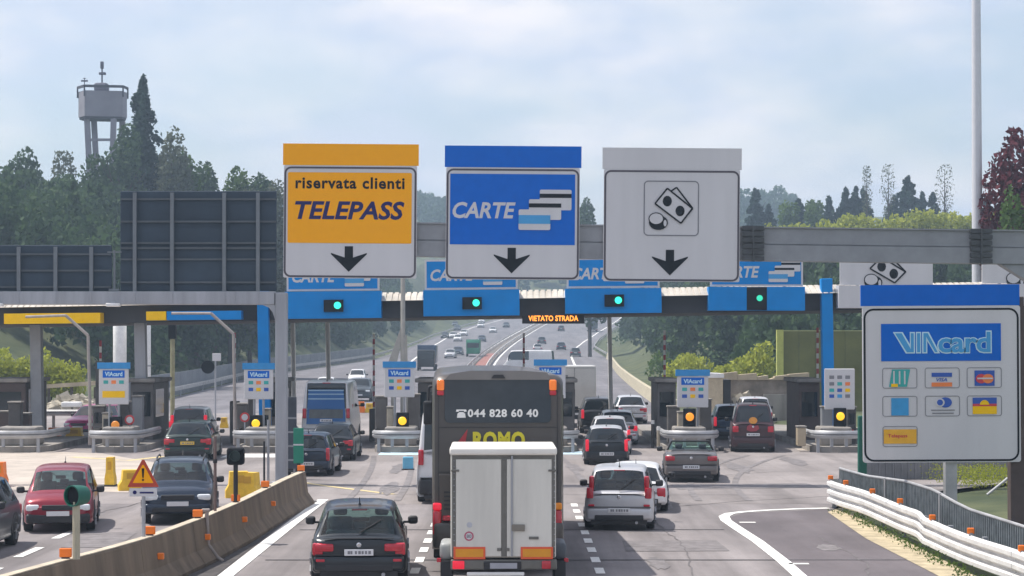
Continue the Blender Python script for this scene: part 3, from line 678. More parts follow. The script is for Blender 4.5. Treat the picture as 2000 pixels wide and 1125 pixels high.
b = MB(); b.text('VISA', vx(x + 22), vx(x + 44), vz(y + 27), vz(y + 20), YV - .012, .02, .2); q = b.build('emblem', lbl); q.data.transform(Matrix.Translation(-t.location)); q.parent = o
o, x, y = logo(2, 0); lrect(o, 'emblem', lbl, x + 15, x + 54, y + 6, y + 36)
for cx, m_ in ((x + 28, lred), (x + 41, lor)):
    b = MB(); b.prism([(vx(cx) + p, vz(y + 22) + q) for p, q in disc(0, 0, .13, .11)], YV - .022 - (.004 if m_ is lor else 0), YV - .017 - (.004 if m_ is lor else 0)); q = b.build('emblem', m_); q.data.transform(Matrix.Translation(-t.location)); q.parent = o
lrect(o, 'emblem', M_SIGNW, x + 20, x + 50, y + 20, y + 23, .03)
o, x, y = logo(0, 1); lrect(o, 'emblem', mat('logo_sky', (.03, .30, .62), .5, var=.1), x + 17, x + 51, y + 4, y + 38)
o, x, y = logo(1, 1)
b = MB(); b.prism([(vx(x + 40) + p, vz(y + 13) + q) for p, q in disc(0, 0, .15, .12)], YV - .016, YV - .012); q = b.build('emblem', lbl); q.data.transform(Matrix.Translation(-t.location)); q.parent = o
b = MB(); b.prism([(vx(x + 29) + p, vz(y + 13) + q) for p, q in disc(0, 0, .11, .10)], YV - .022, YV - .018); q = b.build('emblem', M_SIGNW); q.data.transform(Matrix.Translation(-t.location)); q.parent = o
b = MB(); b.prism([(vx(x + 29) + p, vz(y + 13) + q) for p, q in disc(0, 0, .07, .07)], YV - .028, YV - .024); q = b.build('emblem', lbl); q.data.transform(Matrix.Translation(-t.location)); q.parent = o
lrect(o, 'emblem', M_GREYL, x + 12, x + 58, y + 27, y + 29); lrect(o, 'emblem', M_GREYL, x + 14, x + 56, y + 33, y + 35)
o, x, y = logo(2, 1); lrect(o, 'emblem', lbl, x + 11, x + 58, y + 4, y + 16); lrect(o, 'emblem', lred, x + 11, x + 58, y + 16, y + 21); lrect(o, 'emblem', M_YBOX, x + 11, x + 58, y + 21, y + 36)
b = MB(); b.prism([(vx(x + 34) + p, vz(y + 18) + q) for p, q in disc(0, 0, .11, .11, 12, 0, 180)], YV - .022, YV - .018); q = b.build('emblem', M_YBOX); q.data.transform(Matrix.Translation(-t.location)); q.parent = o
o, x, y = logo(0, 2); lrect(o, 'emblem', mat('logo_ochre', (.80, .42, .02), .5, var=.1), x + 2, x + 66, y + 6, y + 34)
b = MB(); b.text('Telepass', vx(x + 10), vx(x + 48), vz(y + 24), vz(y + 15), YV - .02, .02); q = b.build('emblem', lred); q.data.transform(Matrix.Translation(-t.location)); q.parent = o
for px, m_, w in ((1860, M_RAIL, .14), (1990, M_BOOTHB, .17)):
    b = MB(); b.rbox(vx(px) - w, vx(px) + w, YV + .065, YV + .065 + 2 * w, 0, vz(580), .02); wpart(b, 'post', m_, t)

# ------------------------------------------------------------------ toll canopy
YC = 87.0
def cx(px): return X(px, YC)
def cz(py): return Z(py, YC)
TC = .0175
can = thing('toll_canopy', 'long flat toll plaza canopy with ribbed pale roof edge spanning every lane', 'canopy', (cx(1000), YC, cz(616)))
can.rotation_euler[1] = -TC
def zt(py, px): return cz(py) + 0
def cpart(b, name, m): return wpart(b, name, m, can)
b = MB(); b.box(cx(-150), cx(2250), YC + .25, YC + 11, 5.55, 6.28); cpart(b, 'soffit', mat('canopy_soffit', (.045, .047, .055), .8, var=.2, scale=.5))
b = MB()
xx = cx(-150)
while xx < cx(2250):
    b.prism([(YC - .42, 6.28), (YC + 11.1, 6.28), (YC + 11.1, 6.5), (YC + .6, 6.66)], xx, xx + .17, plane='yz'); b.prism([(YC - .34, 6.283), (YC + 11.05, 6.283), (YC + 11.05, 6.45), (YC + .62, 6.60)], xx + .17, xx + .26, plane='yz'); xx += .26
cpart(b, 'roof', mat('roof_sheet', (.50, .46, .40), .6, var=.25, scale=.9))
for px, m_ in ((55, M_STEEL), (262, M_GALV), (515, M_CANB), (1614, M_CANB), (2180, M_CANB)):
    x = cx(px); y0 = YC + (.0 if m_ is M_CANB else 1.5); w = .24
    b = MB(); b.rbox(x - w, x + w, y0 - .3, y0 + .18, -.7, 5.56 if m_ is not M_CANB else 6.9, .03); o = cpart(b, 'column', m_)
for px in (572, 640, 1190):
    x = X(px, YC + 11); b = MB(); b.rbox(x - .10, x + .10, YC + 10.8, YC + 11.05, -.3, 5.549, .03); cpart(b, 'column', M_WPAINT)
boxes = [(108, 'y'), (381, 'm'), (653, 'b'), (921.5, 'b'), (1197, 'b'), (1475, 'g'), (1727, 'w'), (2003, 'w')]
labs = {108: 'yellow canopy fascia box over the leftmost lane in view', 381: 'half yellow half blue canopy fascia box under the tall sign back', 653: 'blue canopy lane box with green light under the orange sign', 921.5: 'blue canopy lane box with green light under the blue card sign', 1197: 'blue canopy lane box with green light under the left half of the cash sign', 1475: 'blue canopy lane box with a black gap and dim green light', 1727: 'white canopy lane box with banknote symbol left of the lighting mast', 2003: 'white canopy lane box with banknote symbol at the right edge'}
def lane_box(px, kind):
    dz = -(X(px, YC)) * -TC
    x = cx(px); w = 2.03
    zb, ztp = cz(622 - (px - 653) * .0185), 0
    ztp = zb + (1.14 - (px - 653) * .00017 * 1.0)
    if kind in 'ym': zb, ztp = (cz(632), cz(612)) if kind == 'y' else (cz(625), cz(608))
    t = thing('lane_box', labs[px], 'lane sign', (x, YC - .6, zb), 0, 'lane boxes along the canopy edge')
    if px < 1200: t.rotation_euler[1] = -.01
    m1 = {'y': M_YBOX, 'm': M_CANB, 'b': M_CANB, 'g': M_CANB, 'w': M_SIGNW}[kind]
    if kind == 'g':
        b = MB(); b.box(x - w, x - .43, YC - .6, YC + .2, zb, ztp); b.box(x + .43, x + w, YC - .6, YC + .2, zb, ztp); b.box(x - .429, x + .429, YC - .4, YC + .2, zb, ztp); wpart(b, 'housing', m1, t)
        b = MB(); b.box(x - .428, x + .428, YC - .56, YC - .41, zb + .02, ztp - .02); wpart(b, 'signal_box', M_BLACK, t)
        b = MB(); b.lathe([(.13, 0), (.13, -.04)], (x + .12, YC - .561, (zb + ztp) / 2 + .02), 'y'); wpart(b, 'signal_lamp', M_LAMPGD, t)
    elif kind == 'm':
        b = MB(); b.box(x - 1.97, x - 1.13, YC - .6, YC + .2, zb, ztp); wpart(b, 'housing', M_YBOX, t)
        b = MB(); b.box(x - 1.1, x + w, YC - .6, YC + .2, zb, ztp); wpart(b, 'housing', M_CANB, t)
    else:
        b = MB(); b.box(x - w, x + w, YC - .6, YC + .2, zb, ztp); wpart(b, 'housing', m1, t)
        if kind == 'b':
            b = MB(); b.box(x - .38, x + .44, YC - .72, YC - .602, zb + .27, zb + .78); wpart(b, 'signal_box', M_BLACK, t)
            b = MB(); b.lathe([(.15, 0), (.15, -.04)], (x + .2, YC - .721, zb + .54), 'y'); wpart(b, 'signal_lamp', M_LAMPG, t)
    if kind in 'bgw':
        z0 = ztp + .02; z1 = z0 + 1.27
        b = MB(); b.box(x - 1.96, x + 1.96, YC - .5, YC - .42, z0, z1); wpart(b, 'upper_panel', M_SIGNW, t)
        for q in (-1.2, 1.2):
            b = MB(); b.box(x + q - .05, x + q + .05, YC - .415, YC - .3, z0 - .3, z1 - .1); wpart(b, 'strut', M_STEEL, t)
        if kind != 'w':
            b = MB(); b.rect(x - 1.88, x + 1.88, z0 + .08, z1 - .08, YC - .504); wpart(b, 'field', M_CANB, t)
            b = MB(); b.text('CARTE', x - 1.72, x + .12, z0 + .36, z0 + .86, YC - .515, .028, .22); wpart(b, 'lettering', M_SIGNW, t)
            s_ = 1.35 / 103
            cards(t, lambda p: x + .50 + (p - 1012) * s_, lambda p: z0 + .18 + (449 - p) * s_ * .88, YC - .512)
        else:
            s_ = .0205
            cash(t, lambda p: x + (p - 1312) * s_, lambda p: z0 + .55 + (407 - p) * s_ * .78, YC - .512)
for px, k in boxes: lane_box(px, k)
t = thing('message_board', 'dark message board with glowing orange lettering hung under the canopy', 'sign', (cx(1083), YC + .2, cz(630)))
b = MB(); b.box(cx(1020), cx(1142), YC + .3, YC + .5, cz(632), cz(609)); wpart(b, 'housing', M_DARK, t)
b = MB(); b.text('VIETATO STRADA', cx(1032), cx(1130), cz(627), cz(616), YC + .29, .03, 0, 1.05); wpart(b, 'lettering', M_LED, t)

# ------------------------------------------------------------------ toll islands, booths and their furniture
YI = 82.0
def w_rail(b, pts, z0, z1, off=.07):
    """corrugated guard-rail beam along a plan path"""
    prof = [(0, 0), (.25, off), (.42, off), (.5, 0.005), (.58, off), (.75, off), (1, 0)]
    P = [Vector((p[0], p[1])) for p in pts]; n = len(prof); v, f = [], []
    for i, p in enumerate(P):
        d = (P[min(i + 1, len(P) - 1)] - P[max(i - 1, 0)]).normalized(); nr = Vector((d.y, -d.x)); zb = p.y if False else 0
        for h, o in prof: v.append((p.x + nr.x * o, p.y + nr.y * o, z0 + (z1 - z0) * h))
    for i in range(len(P) - 1):
        for k_ in range(n - 1): f.append((i * n + k_, (i + 1) * n + k_, (i + 1) * n + k_ + 1, i * n + k_ + 1))
    return b.add(v, f)
words = {22: 'leftmost', 222: 'second from left', 505: 'next to the left gantry column', 780: 'left of the coach', 1078: 'behind the coach', 1352: 'right of the coach', 1640: 'beside the VIAcard board'}
def island(px, w=2.0):
    x = X(px, YI); w_ = words[px]
    t = thing('toll_island', f'grey concrete toll island nose with curved guard rail, {w_}', 'toll island', (x, YI, 0), 0, 'toll islands')
    b = MB(); hw = w * .5
    b.prism([(x - hw, YI + 22), (x - hw, YI + 1.0), (x - hw * .7, YI + .25), (x, YI), (x + hw * .7, YI + .25), (x + hw, YI + 1.0), (x + hw, YI + 22)], -.1, .24, plane='xy'); wpart(b, 'kerb', M_ISL, t)
    b = MB(); b.rbox(x - hw * .62, x + hw * .62, YI + .9, YI + 2.3, .24, 1.0, .08); wpart(b, 'plinth', M_ISL, t)
    pts = [(x - hw * 1.02, YI + 4.5), (x - hw * 1.02, YI + .7), (x - hw * .9, YI + .15), (x - hw * .55, YI - .18), (x, YI - .3), (x + hw * .55, YI - .18), (x + hw * .9, YI + .15), (x + hw * 1.02, YI + .7), (x + hw * 1.02, YI + 4.5)]
    b = MB(); w_rail(b, pts, .58, .90); wpart(b, 'guard_rail', M_RAIL, t, smooth_angle=50)
    for q in (-.8, -.28, .28, .8):
        b = MB(); b.box(x + hw * q - .06, x + hw * q + .06, YI + .12, YI + .24, 0, .85); wpart(b, 'post', M_GALV, t)
    # booth
    z0 = zroad(90) + .2
    bt = thing('toll_booth', {22: 'brown slatted toll booth at the left edge', 222: 'dark toll booth behind the second island sign', 505: 'dark toll booth behind the gantry column', 780: 'grey toll booth behind the sign left of the coach', 1078: 'grey toll booth mostly hidden by the coach', 1352: 'grey brown toll booth right of the car queue', 1640: 'brown toll booth left of the plain white board'}[px], 'toll booth', (X({22: 14, 222: 277, 505: 532, 780: 835, 1078: 1102, 1352: 1302, 1640: 1581}[px], 88), 89, z0), 0, 'toll booths')
    bpx, bw = {22: (14, .8), 222: (277, .5), 505: (532, .4), 780: (835, .42), 1078: (1102, .45), 1352: (1302, .4), 1640: (1581, .45)}[px]
    dx = X(bpx, 88) - x
    mm = M_BOOTHB if px in (22, 1640) else M_BOOTH
    b = MB(); b.rbox(x - bw + dx, x + bw + dx, 88, 92, z0, z0 + 2.5, .05); wpart(b, 'wall', mm, bt)
    b = MB(); b.rbox(x - bw - .12 + dx, x + bw + .12 + dx, 87.8, 92.2, z0 + 2.505, z0 + 2.68, .05); wpart(b, 'roof', M_ISL, bt)
    b = MB(); b.box(x - bw * .75 + dx, x + bw * .75 + dx, 87.97, 87.995, z0 + 1.05, z0 + 2.1); wpart(b, 'window', M_GDARK, bt)
    b = MB(); b.box(x + bw + .005 + dx, x + bw + .025 + dx, 88.4, 90.5, z0 + 1.0, z0 + 2.2); wpart(b, 'window', M_GDARK, bt)
    return x
def lane_sign_small(px, pxs, py0, py1, blue=True, yellow=False, Y=83.6):
    x0, x1 = X(px - pxs / 2, Y), X(px + pxs / 2, Y); z0, z1 = Z(py1, Y), Z(py0, Y)
    t = thing('payment_sign', {222: 'white payment board with blue header and yellow strip on the second island', 505: 'white payment board with blue header just left of the gantry column', 780: 'white payment board with blue header on the island left of the coach', 1075: 'blue headed payment board mostly hidden behind the coach roof', 1353: 'white payment board with blue header on the island right of the car queue', 1640: 'plain white payment board without blue header beside the VIAcard sign'}[px], 'sign', ((x0 + x1) / 2, Y, 0), 0, 'payment boards on the toll islands')
    b = MB(); b.rbox(x0 + .03, x1 - .03, Y, Y + .08, z0, z1 - (.26 if blue else 0), .03); wpart(b, 'panel', M_SIGNW, t)
    s = (x1 - x0)
    if blue:
        b = MB(); b.box(x0 - .03, x1 + .03, Y - .03, Y + .1, z1 - .255, z1); wpart(b, 'header_band', mat('header_blue', (.02, .26, .60), .5, var=.08), t)
        b = MB(); b.rect(x0 + .15 * s, x1 - .15 * s, z1 - .62, z1 - .32, Y - .004); wpart(b, 'field', M_SIGNB, t)
        b = MB(); b.text('VIAcard', x0 + .22 * s, x1 - .22 * s, z1 - .56, z1 - .38, Y - .014, .03); wpart(b, 'lettering', lo, t)
        rows = [z1 - .80, z1 - 1.08]
    else: rows = [z1 - .35, z1 - .62, z1 - .88, z1 - 1.12]
    cols = [teal, lbl, lred, lbl, M_GREYL, lor, M_CYAN, M_GREYL, M_YBOX, lred, teal, M_GREYL]
    n = 0
    for r_, zz in enumerate(rows):
        for c in range(3):
            if yellow and r_ == 1: continue
            xx = x0 + s * (.25 + .25 * c); b = MB(); b.rect(xx - .075 * s, xx + .075 * s, zz - .07, zz + .07, Y - .004); wpart(b, 'card_logo', cols[(n * 5 + (0 if blue else 4)) % 12] if blue or r_ else M_GREYL, t); n += 1
    if yellow: b = MB(); b.rect(x0 + .14 * s, x1 - .14 * s, z0 + .28, z0 + .55, Y - .004); wpart(b, 'field', M_YBOX, t)
    for q in (.35, .65):
        xx = x0 + s * q; b = MB(); b.tube((xx, Y + .12, .2), (xx, Y + .12, z1 - .3), .05); wpart(b, 'post', M_GALV, t)
for px in (22, 222, 505, 780, 1078, 1352, 1640): island(px, 2.1 if px != 22 else 2.6)
lane_sign_small(222, 61, 708, 790, True, True); lane_sign_small(505, 60, 709, 780); lane_sign_small(780, 62, 706, 776)
lane_sign_small(1075, 62, 702, 778); lane_sign_small(1353, 64, 722, 796); lane_sign_small(1640, 62, 720, 800, False)
def flasher(px, py, m, lab, Y=83.2):
    x, z = X(px, Y), Z(py, Y)
    t = thing('warning_lamp', lab, 'lamp', (x, Y, .24), 0, 'warning lamps on the island noses')
    b = MB(); b.rbox(x - .26, x + .26, Y + .02, Y + .14, z - .42, z + .34, .04); wpart(b, 'backing_board', M_BLACK, t)
    b = MB(); b.lathe([(.20, 0), (.215, -.05), (.2, -.1)], (x, Y + .02, z), 'y'); wpart(b, 'lens_housing', M_BLACK, t)
    b = MB(); b.lathe([(.17, -.101), (.14, -.13), (.04, -.15)], (x, Y + .02, z), 'y'); wpart(b, 'lens', m, t)
    b = MB(); b.tube((x, Y + .1, .24), (x, Y + .1, z - .42), .06); wpart(b, 'post', M_GALV, t)
flasher(786, 822, M_LAMPY, 'lit yellow warning lamp on the island left of the coach'); flasher(500, 827, M_LAMPY, 'lit yellow warning lamp by the left gantry column')
flasher(1347, 814, M_LAMPO, 'orange warning lamp on the island right of the car queue'); flasher(1641, 813, M_LAMPY, 'lit yellow warning lamp under the plain white payment board'); flasher(226, 830, mat('dull_orange_lamp', (.6, .2, .02), .4, var=.1, emit=(1, .35, .02), estr=.2), 'dull orange warning lamp on the second island')
for px, py, Y, lab in ((253, 820, 83.4, 'small red ringed round sign beside the dull orange lamp'), (478, 815, 83.4, 'small red ringed round sign left of the yellow lamp by the gantry')):
    x, z = X(px, Y), Z(py, Y); t = thing('round_sign', lab, 'sign', (x, Y, .24), 0, 'small round signs on the islands')
    b = MB(); b.lathe([(.2, 0), (.2, .03)], (x, Y, z), 'y'); wpart(b, 'disc', M_RED, t); b = MB(); b.lathe([(.13, -.008), (.13, -.001)], (x, Y, z), 'y'); wpart(b, 'centre', M_SIGNW, t)
    b = MB(); b.tube((x, Y + .06, .2), (x, Y + .06, z + .1), .035); wpart(b, 'post', M_GALV, t)
M_BANDW = M_WPAINT
def barrier_arm(px, py0, py1, Y, lab, w=.10):
    x = X(px, Y); z0, z1 = Z(py1, Y), Z(py0, Y)
    t = thing('barrier_arm', lab, 'barrier', (x, Y, z0), 0, 'raised red and white barrier arms')
    b = MB(); n = int((z1 - z0) / .22)
    for k_ in range(n): b.box(x - w / 2, x + w / 2, Y, Y + .06, z0 + (z1 - z0) * k_ / n, z0 + (z1 - z0) * (k_ + 1) / n, k_ % 2)
    wpart(b, 'arm', [M_BANDW, mat('arm_red', (.42, .05, .07), .5, var=.1)], t)
    b = MB(); b.rbox(x - .2, x + .2, Y - .1, Y + .3, zroad(Y), z0 + .15, .03); wpart(b, 'motor_box', M_BOOTH, t)
barrier_arm(730, 652, 805, 92, 'raised red and white barrier arm left of the payment board by the coach'); barrier_arm(1023, 650, 740, 94, 'raised red and white barrier arm above the coach roof')
barrier_arm(1298, 645, 790, 92, 'raised red and white barrier arm at the booth right of the car queue'); barrier_arm(1597, 640, 800, 92, 'raised barrier arm in shade beside the right blue column'); barrier_arm(458, 650, 790, 90, 'raised red and white barrier arm left of the gantry column'); barrier_arm(196, 665, 712, 90, 'raised barrier arm tip above the second island board')
def height_gauge(P, Y, lab):
    pts = [at(a, c, Y) for a, c in P]; t = thing('height_gauge', lab, 'height gauge', (pts[-1][0], Y, 0), 0, 'bent height gauge poles')
    pts.append((pts[-1][0], Y, .2))
    b = MB(); b.path(pts[-2:], .075); b.path(pts[1:-1], .065); wpart(b, 'pole', mat('gauge_paint', (.36, .32, .30), .6, var=.2), t)
    b = MB(); b.path(pts[:2], .055); wpart(b, 'arm', mat('gauge_paint', (.36, .32, .30), .6), t)
height_gauge([(50, 619), (128, 616), (172, 655), (176, 800)], 84.5, 'bent pale pole reaching over the leftmost lane'); height_gauge([(335, 612), (412, 612), (456, 652), (459, 800)], 84.5, 'bent pale pole reaching over the lane left of the gantry column')
# machines, posts and cabinets that crowd the islands
def machine(px, Y, w, z1, m, lab, screen=True, red=False):
    x = X(px, Y); t = thing('ticket_machine', lab, 'machine', (x, Y, .24), 0, 'machines on the toll islands')
    b = MB(); b.rbox(-w / 2, w / 2, 0, .5, 0, z1, .04); b.build('cabinet', m, t)
    b = MB(); b.rbox(-w * .56, w * .56, -.06, .54, z1 + .002, z1 + .07, .02); b.build('hood', M_ISL, t)
    if screen: b = MB(); b.rbox(-w * .32, w * .32, -.03, -.001, z1 * .55, z1 * .85, .01); b.build('screen', M_GDARK, t)
    if red: b = MB(); b.rbox(-w * .2, w * .2, -.02, -.001, z1 * .25, z1 * .4, .01); b.build('label', M_RED, t)
M_MCH = mat('machine_beige', (.42, .37, .29), .6, var=.2); M_MCD = mat('machine_dark', (.06, .055, .055), .6, var=.25)
for px, Y, w, z1, m, lab, sc in ((192, 85.2, .5, 1.5, M_BOOTH, 'grey cabinet at the left end of the second island', True), (207, 83.9, .32, 1.25, M_MCH, 'beige machine left of the dull orange lamp', True), (242, 84.4, .4, 1.7, M_MCD, 'dark machine right of the dull orange lamp', False), (268, 86, .42, 1.9, M_STEEL, 'tall grey cabinet behind the small red ringed sign', False),
    (474, 85, .5, 1.6, M_BOOTH, 'grey cabinet behind the red ringed sign by the gantry', False), (490, 84, .25, 2.0, M_MCD, 'slim dark machine under the board by the gantry', False), (520, 84.4, .3, 1.4, M_MCH, 'beige machine right of the yellow lamp by the gantry', True),
    (744, 85, .5, 1.9, M_BOOTH, 'grey cabinet left of the yellow lamp near the coach', False), (762, 83.8, .28, 1.5, M_MCH, 'beige machine left of the yellow lamp near the coach', False), (808, 84.6, .5, 2.0, M_BOOTH, 'tall grey cabinet right of the yellow lamp near the coach', False),
    (1316, 84.6, .5, 1.5, M_BOOTH, 'grey cabinet left of the orange lamp', False), (1330, 83.7, .25, 1.3, M_MCH, 'beige machine left of the orange lamp', False), (1378, 84.4, .5, 1.8, M_BOOTH, 'grey cabinet right of the orange lamp', False),
    (1566, 82.6, .35, .75, M_BEIGE, 'low cream block left of the rightmost visible island', False), (1616, 84.2, .45, 1.5, M_STEEL, 'grey cabinet left of the lamp under the plain board', False), (1664, 84.2, .35, 1.5, M_MCD, 'dark machine right of the lamp under the plain board', True),
    (28, 84, .5, 1.7, M_MCD, 'dark machine in the brown clutter at the left edge', False), (48, 85, .4, 1.2, M_BOOTHB, 'brown cabinet beside the grey canopy column', False), (8, 84.5, .5, 1.3, M_BOOTHB, 'brown cabinet cut by the left picture edge', False)):
    machine(px, Y, w, z1, m, lab, sc, red='dark' in lab)
for k_, (px, Y, h_, lab) in enumerate(((300, 99, .95, 'red topped post right of the second island'), (686, 88.5, 1.6, 'red and white post beside the blue backed van'), (1286, 84.4, .8, 'cream post at the foot of the booth right of the car queue'), (1275, 86, 1.0, 'dark post left of the island right of the car queue'), (840, 83, .9, 'pale post beside the coach flank'))):
    t = thing('marker_post', lab, 'post', (X(px, Y), Y, 0)); b = MB(); b.tube((0, 0, 0), (0, 0, h_), .07); b.build('shaft', M_MCH if 'cream' in lab or 'pale' in lab else M_MCD, t)
    b = MB(); b.tube((0, 0, h_ + .002), (0, 0, h_ + .16), .075); b.build('top', M_RED if 'red' in lab else M_WPAINT, t)
# oil drips, patches and sealed cracks on the carriageway
M_PATCH = mat('asphalt_patch', (.18, .164, .166), .95, var=.3, scale=2.5); M_OIL = mat('oil_stain', (.17, .153, .153), .7, var=.4, scale=4)
def crack(pts, w=.05):
    P = []
    for (x0, y0), (x1, y1) in zip(pts, pts[1:]):
        n = max(3, int(abs(y1 - y0) * 2 + abs(x1 - x0) * 2))
        P += [(x0 + (x1 - x0) * i / n + rng.normal(0, .035), y0 + (y1 - y0) * i / n + rng.normal(0, .03)) for i in range(n)]
    ribbon('sealed_crack', P, w * .7, mat('crack_seal', (.13, .118, .12), .9, var=.3), .0095)
crack([(3.4, 38), (3.7, 44), (3.5, 51)]); crack([(-3.9, 40), (-3.6, 47), (-3.8, 55)]); crack([(2.1, 53), (6.5, 57), (11, 60)], .06); crack([(6.2, 36), (7.1, 41), (6.9, 47)], .045); crack([(-2, 57), (-1.6, 68), (-2.2, 78)], .06); crack([(-11, 50), (-10.2, 57), (-9.6, 66)], .06); crack([(5, 66), (9, 70), (13, 71)], .05)
poly('asphalt_patch', [(2.4, 43.2), (4.6, 43.3), (4.55, 45.6), (2.45, 45.5)], M_PATCH, .0085); poly('asphalt_patch', [(5.0, 61.5), (9.4, 62.2), (9.2, 64.2), (4.9, 63.6)], M_PATCH, .0125); poly('asphalt_patch', [(-4.6, 50), (-3.2, 50), (-3.2, 53), (-4.6, 53)], M_PATCH, .0085); poly('asphalt_patch', [(-9.7, 44), (-8.5, 44), (-8.7, 47.5), (-9.9, 47.5)], M_PATCH, .0085)
for cx_, cy_, rx_, ry_ in ((2.9, 41, .22, 1.3), (4.1, 56, .3, 2.0), (3.3, 66, .3, 3), (-3.7, 62, .3, 3), (-3.2, 44.5, .2, 1.4), (8, 72, .35, 3), (6.8, 44, .25, .9), (-4.0, 72, .3, 3), (10.5, 76, .4, 3), (2.2, 72, .3, 2.4)):
    poly('oil_stain', [(cx_ + rx_ * math.cos(a) * rng.uniform(.6, 1.2), cy_ + ry_ * math.sin(a) * rng.uniform(.7, 1.15)) for a in np.linspace(0, 6.28, 17)[:-1]], M_OIL, .0135 if cy_ > 56 else .0088)
def skid(x, Y0, Y1, dx): ribbon('tyre_mark', [(x + dx * ((Y - Y0) / (Y1 - Y0)) ** 2, Y) for Y in np.linspace(Y0, Y1, 10)], .2, M_PATCH, .0098 if Y1 < 56 else .0145)
skid(2.3, 58, 79, -.4); skid(3.7, 58, 79, -.4); skid(5.2, 57, 80, 4); skid(6.6, 57, 80, 4); skid(-3.2, 57, 80, -.8); skid(-4.6, 57, 80, -.8)
# kerb paint and blocks round the islands
for px0, px1, py, m_, nm in ((738, 818, 885, mat('pale_blue_paint', (.50, .66, .75), .7, var=.2), 'kerb_paint'), (430, 540, 890, M_WPAINT, 'kerb_paint'), (1090, 1140, 884, mat('pale_blue_paint', (.5, .66, .75), .7), 'kerb_paint'), (1560, 1680, 876, M_CONC, 'kerb_paint')):
    a = gp(px0, py + 4); c = gp(px1, py + 4); poly(nm, [(a[0], a[1]), (c[0], c[1]), (c[0], c[1] + 2.6), (a[0], a[1] + 2.6)], m_, .012)
x, Y, z = gnd(797, 918)
t = thing('marker_block', 'sky blue plastic marker standing on the road left of the coach', 'marker', (x, Y, 0)); b = MB(); b.rbox(-.18, .18, -.1, .1, 0, .46, .03); b.build('body', mat('sky_blue_plastic', (.16, .50, .72), .5, var=.1), t); b = MB(); b.rbox(-.22, .22, -.16, .16, 0, .05, .02); b.build('foot', M_TRIM, t)
t = thing('lighting_column', 'slim stone coloured pole on an A shaped foot left of the coach', 'lamp post', (X(787, 86), 86, 0))
b = MB(); x = X(787, 86); b.tube((x, 86, .2), (x, 86, 9.5), .11, .09); wpart(b, 'pole', mat('stone_grey', (.40, .385, .35), .7, var=.1), t)
b = MB(); b.prism([(x - .62, Z(708, 86)), (x - .25, Z(708, 86)), (x - .09, Z(672, 86)), (x - .09, Z(640, 86))], 85.95, 86.05); b.beam((x - .42, 86, Z(706, 86)), (x - .42, 86, .2), .16, .16); b.beam((x + .22, 86, .2), (x + .12, 86, Z(655, 86)), .1, .1); wpart(b, 'brace', mat('stone_grey', (.4, .385, .35), .7), t)

# plastic barriers
def plastic(px, py, w, h, m, lab, rz=0., dk=False):
    x, Y, z = gnd(px, py); t = thing('plastic_barrier', lab, 'barrier', (x, Y, z), rz, 'plastic road barriers')
    b = MB(); b.prism([(-w / 2, .0), (w / 2, .0), (w / 2, h * .28), (w * .38, h * .5), (w * .34, h), (-w * .34, h), (-w * .38, h * .5), (-w / 2, h * .28)], -.2, .2); b.build('body', m, t)
    b = MB(); b.rbox(-w * .2, w * .2, -.215, -.2, h * .58, h * .86, .004); b.build('recess', mat('ochre_plastic', (.55, .30, .02), .6, var=.1), t)
    if dk: b = MB(); b.box(-w * .52, w * .52, -.25, .25, -.01, .06); b.build('foot', M_TRIM, t)
plastic(256, 958, .75, .62, M_YEL, 'yellow plastic barrier left of the warning triangle', .3); plastic(216, 950, .3, .9, M_YEL, 'narrow yellow barrier post left of the yellow plastic barrier', 0, True)
plastic(466, 972, .75, .75, M_YEL, 'yellow plastic barrier below the small black box', .2); plastic(488, 972, .6, .72, M_YEL, 'yellow plastic barrier close to the gantry column foot', -.3); plastic(412, 990, .35, .55, M_YEL, 'yellow barrier end behind the dark blue car')
plastic(-2, 950, .5, .75, M_ORANGE, 'orange plastic barrier at the left edge'); plastic(106, 862, .65, .62, M_ORANGE, 'orange plastic barrier left of the pink car'); plastic(146, 862, .9, .62, M_YEL, 'yellow orange plastic barrier in front of the pink car')
plastic(706, 806, .5, .7, M_ORANGE, 'orange barrel by the raised arm left of the coach'); plastic(722, 806, .6, .6, M_YEL, 'yellow barrel by the raised arm left of the coach'); plastic(438, 836, .4, .55, M_YEL, 'small yellow barrier left of the island by the gantry')

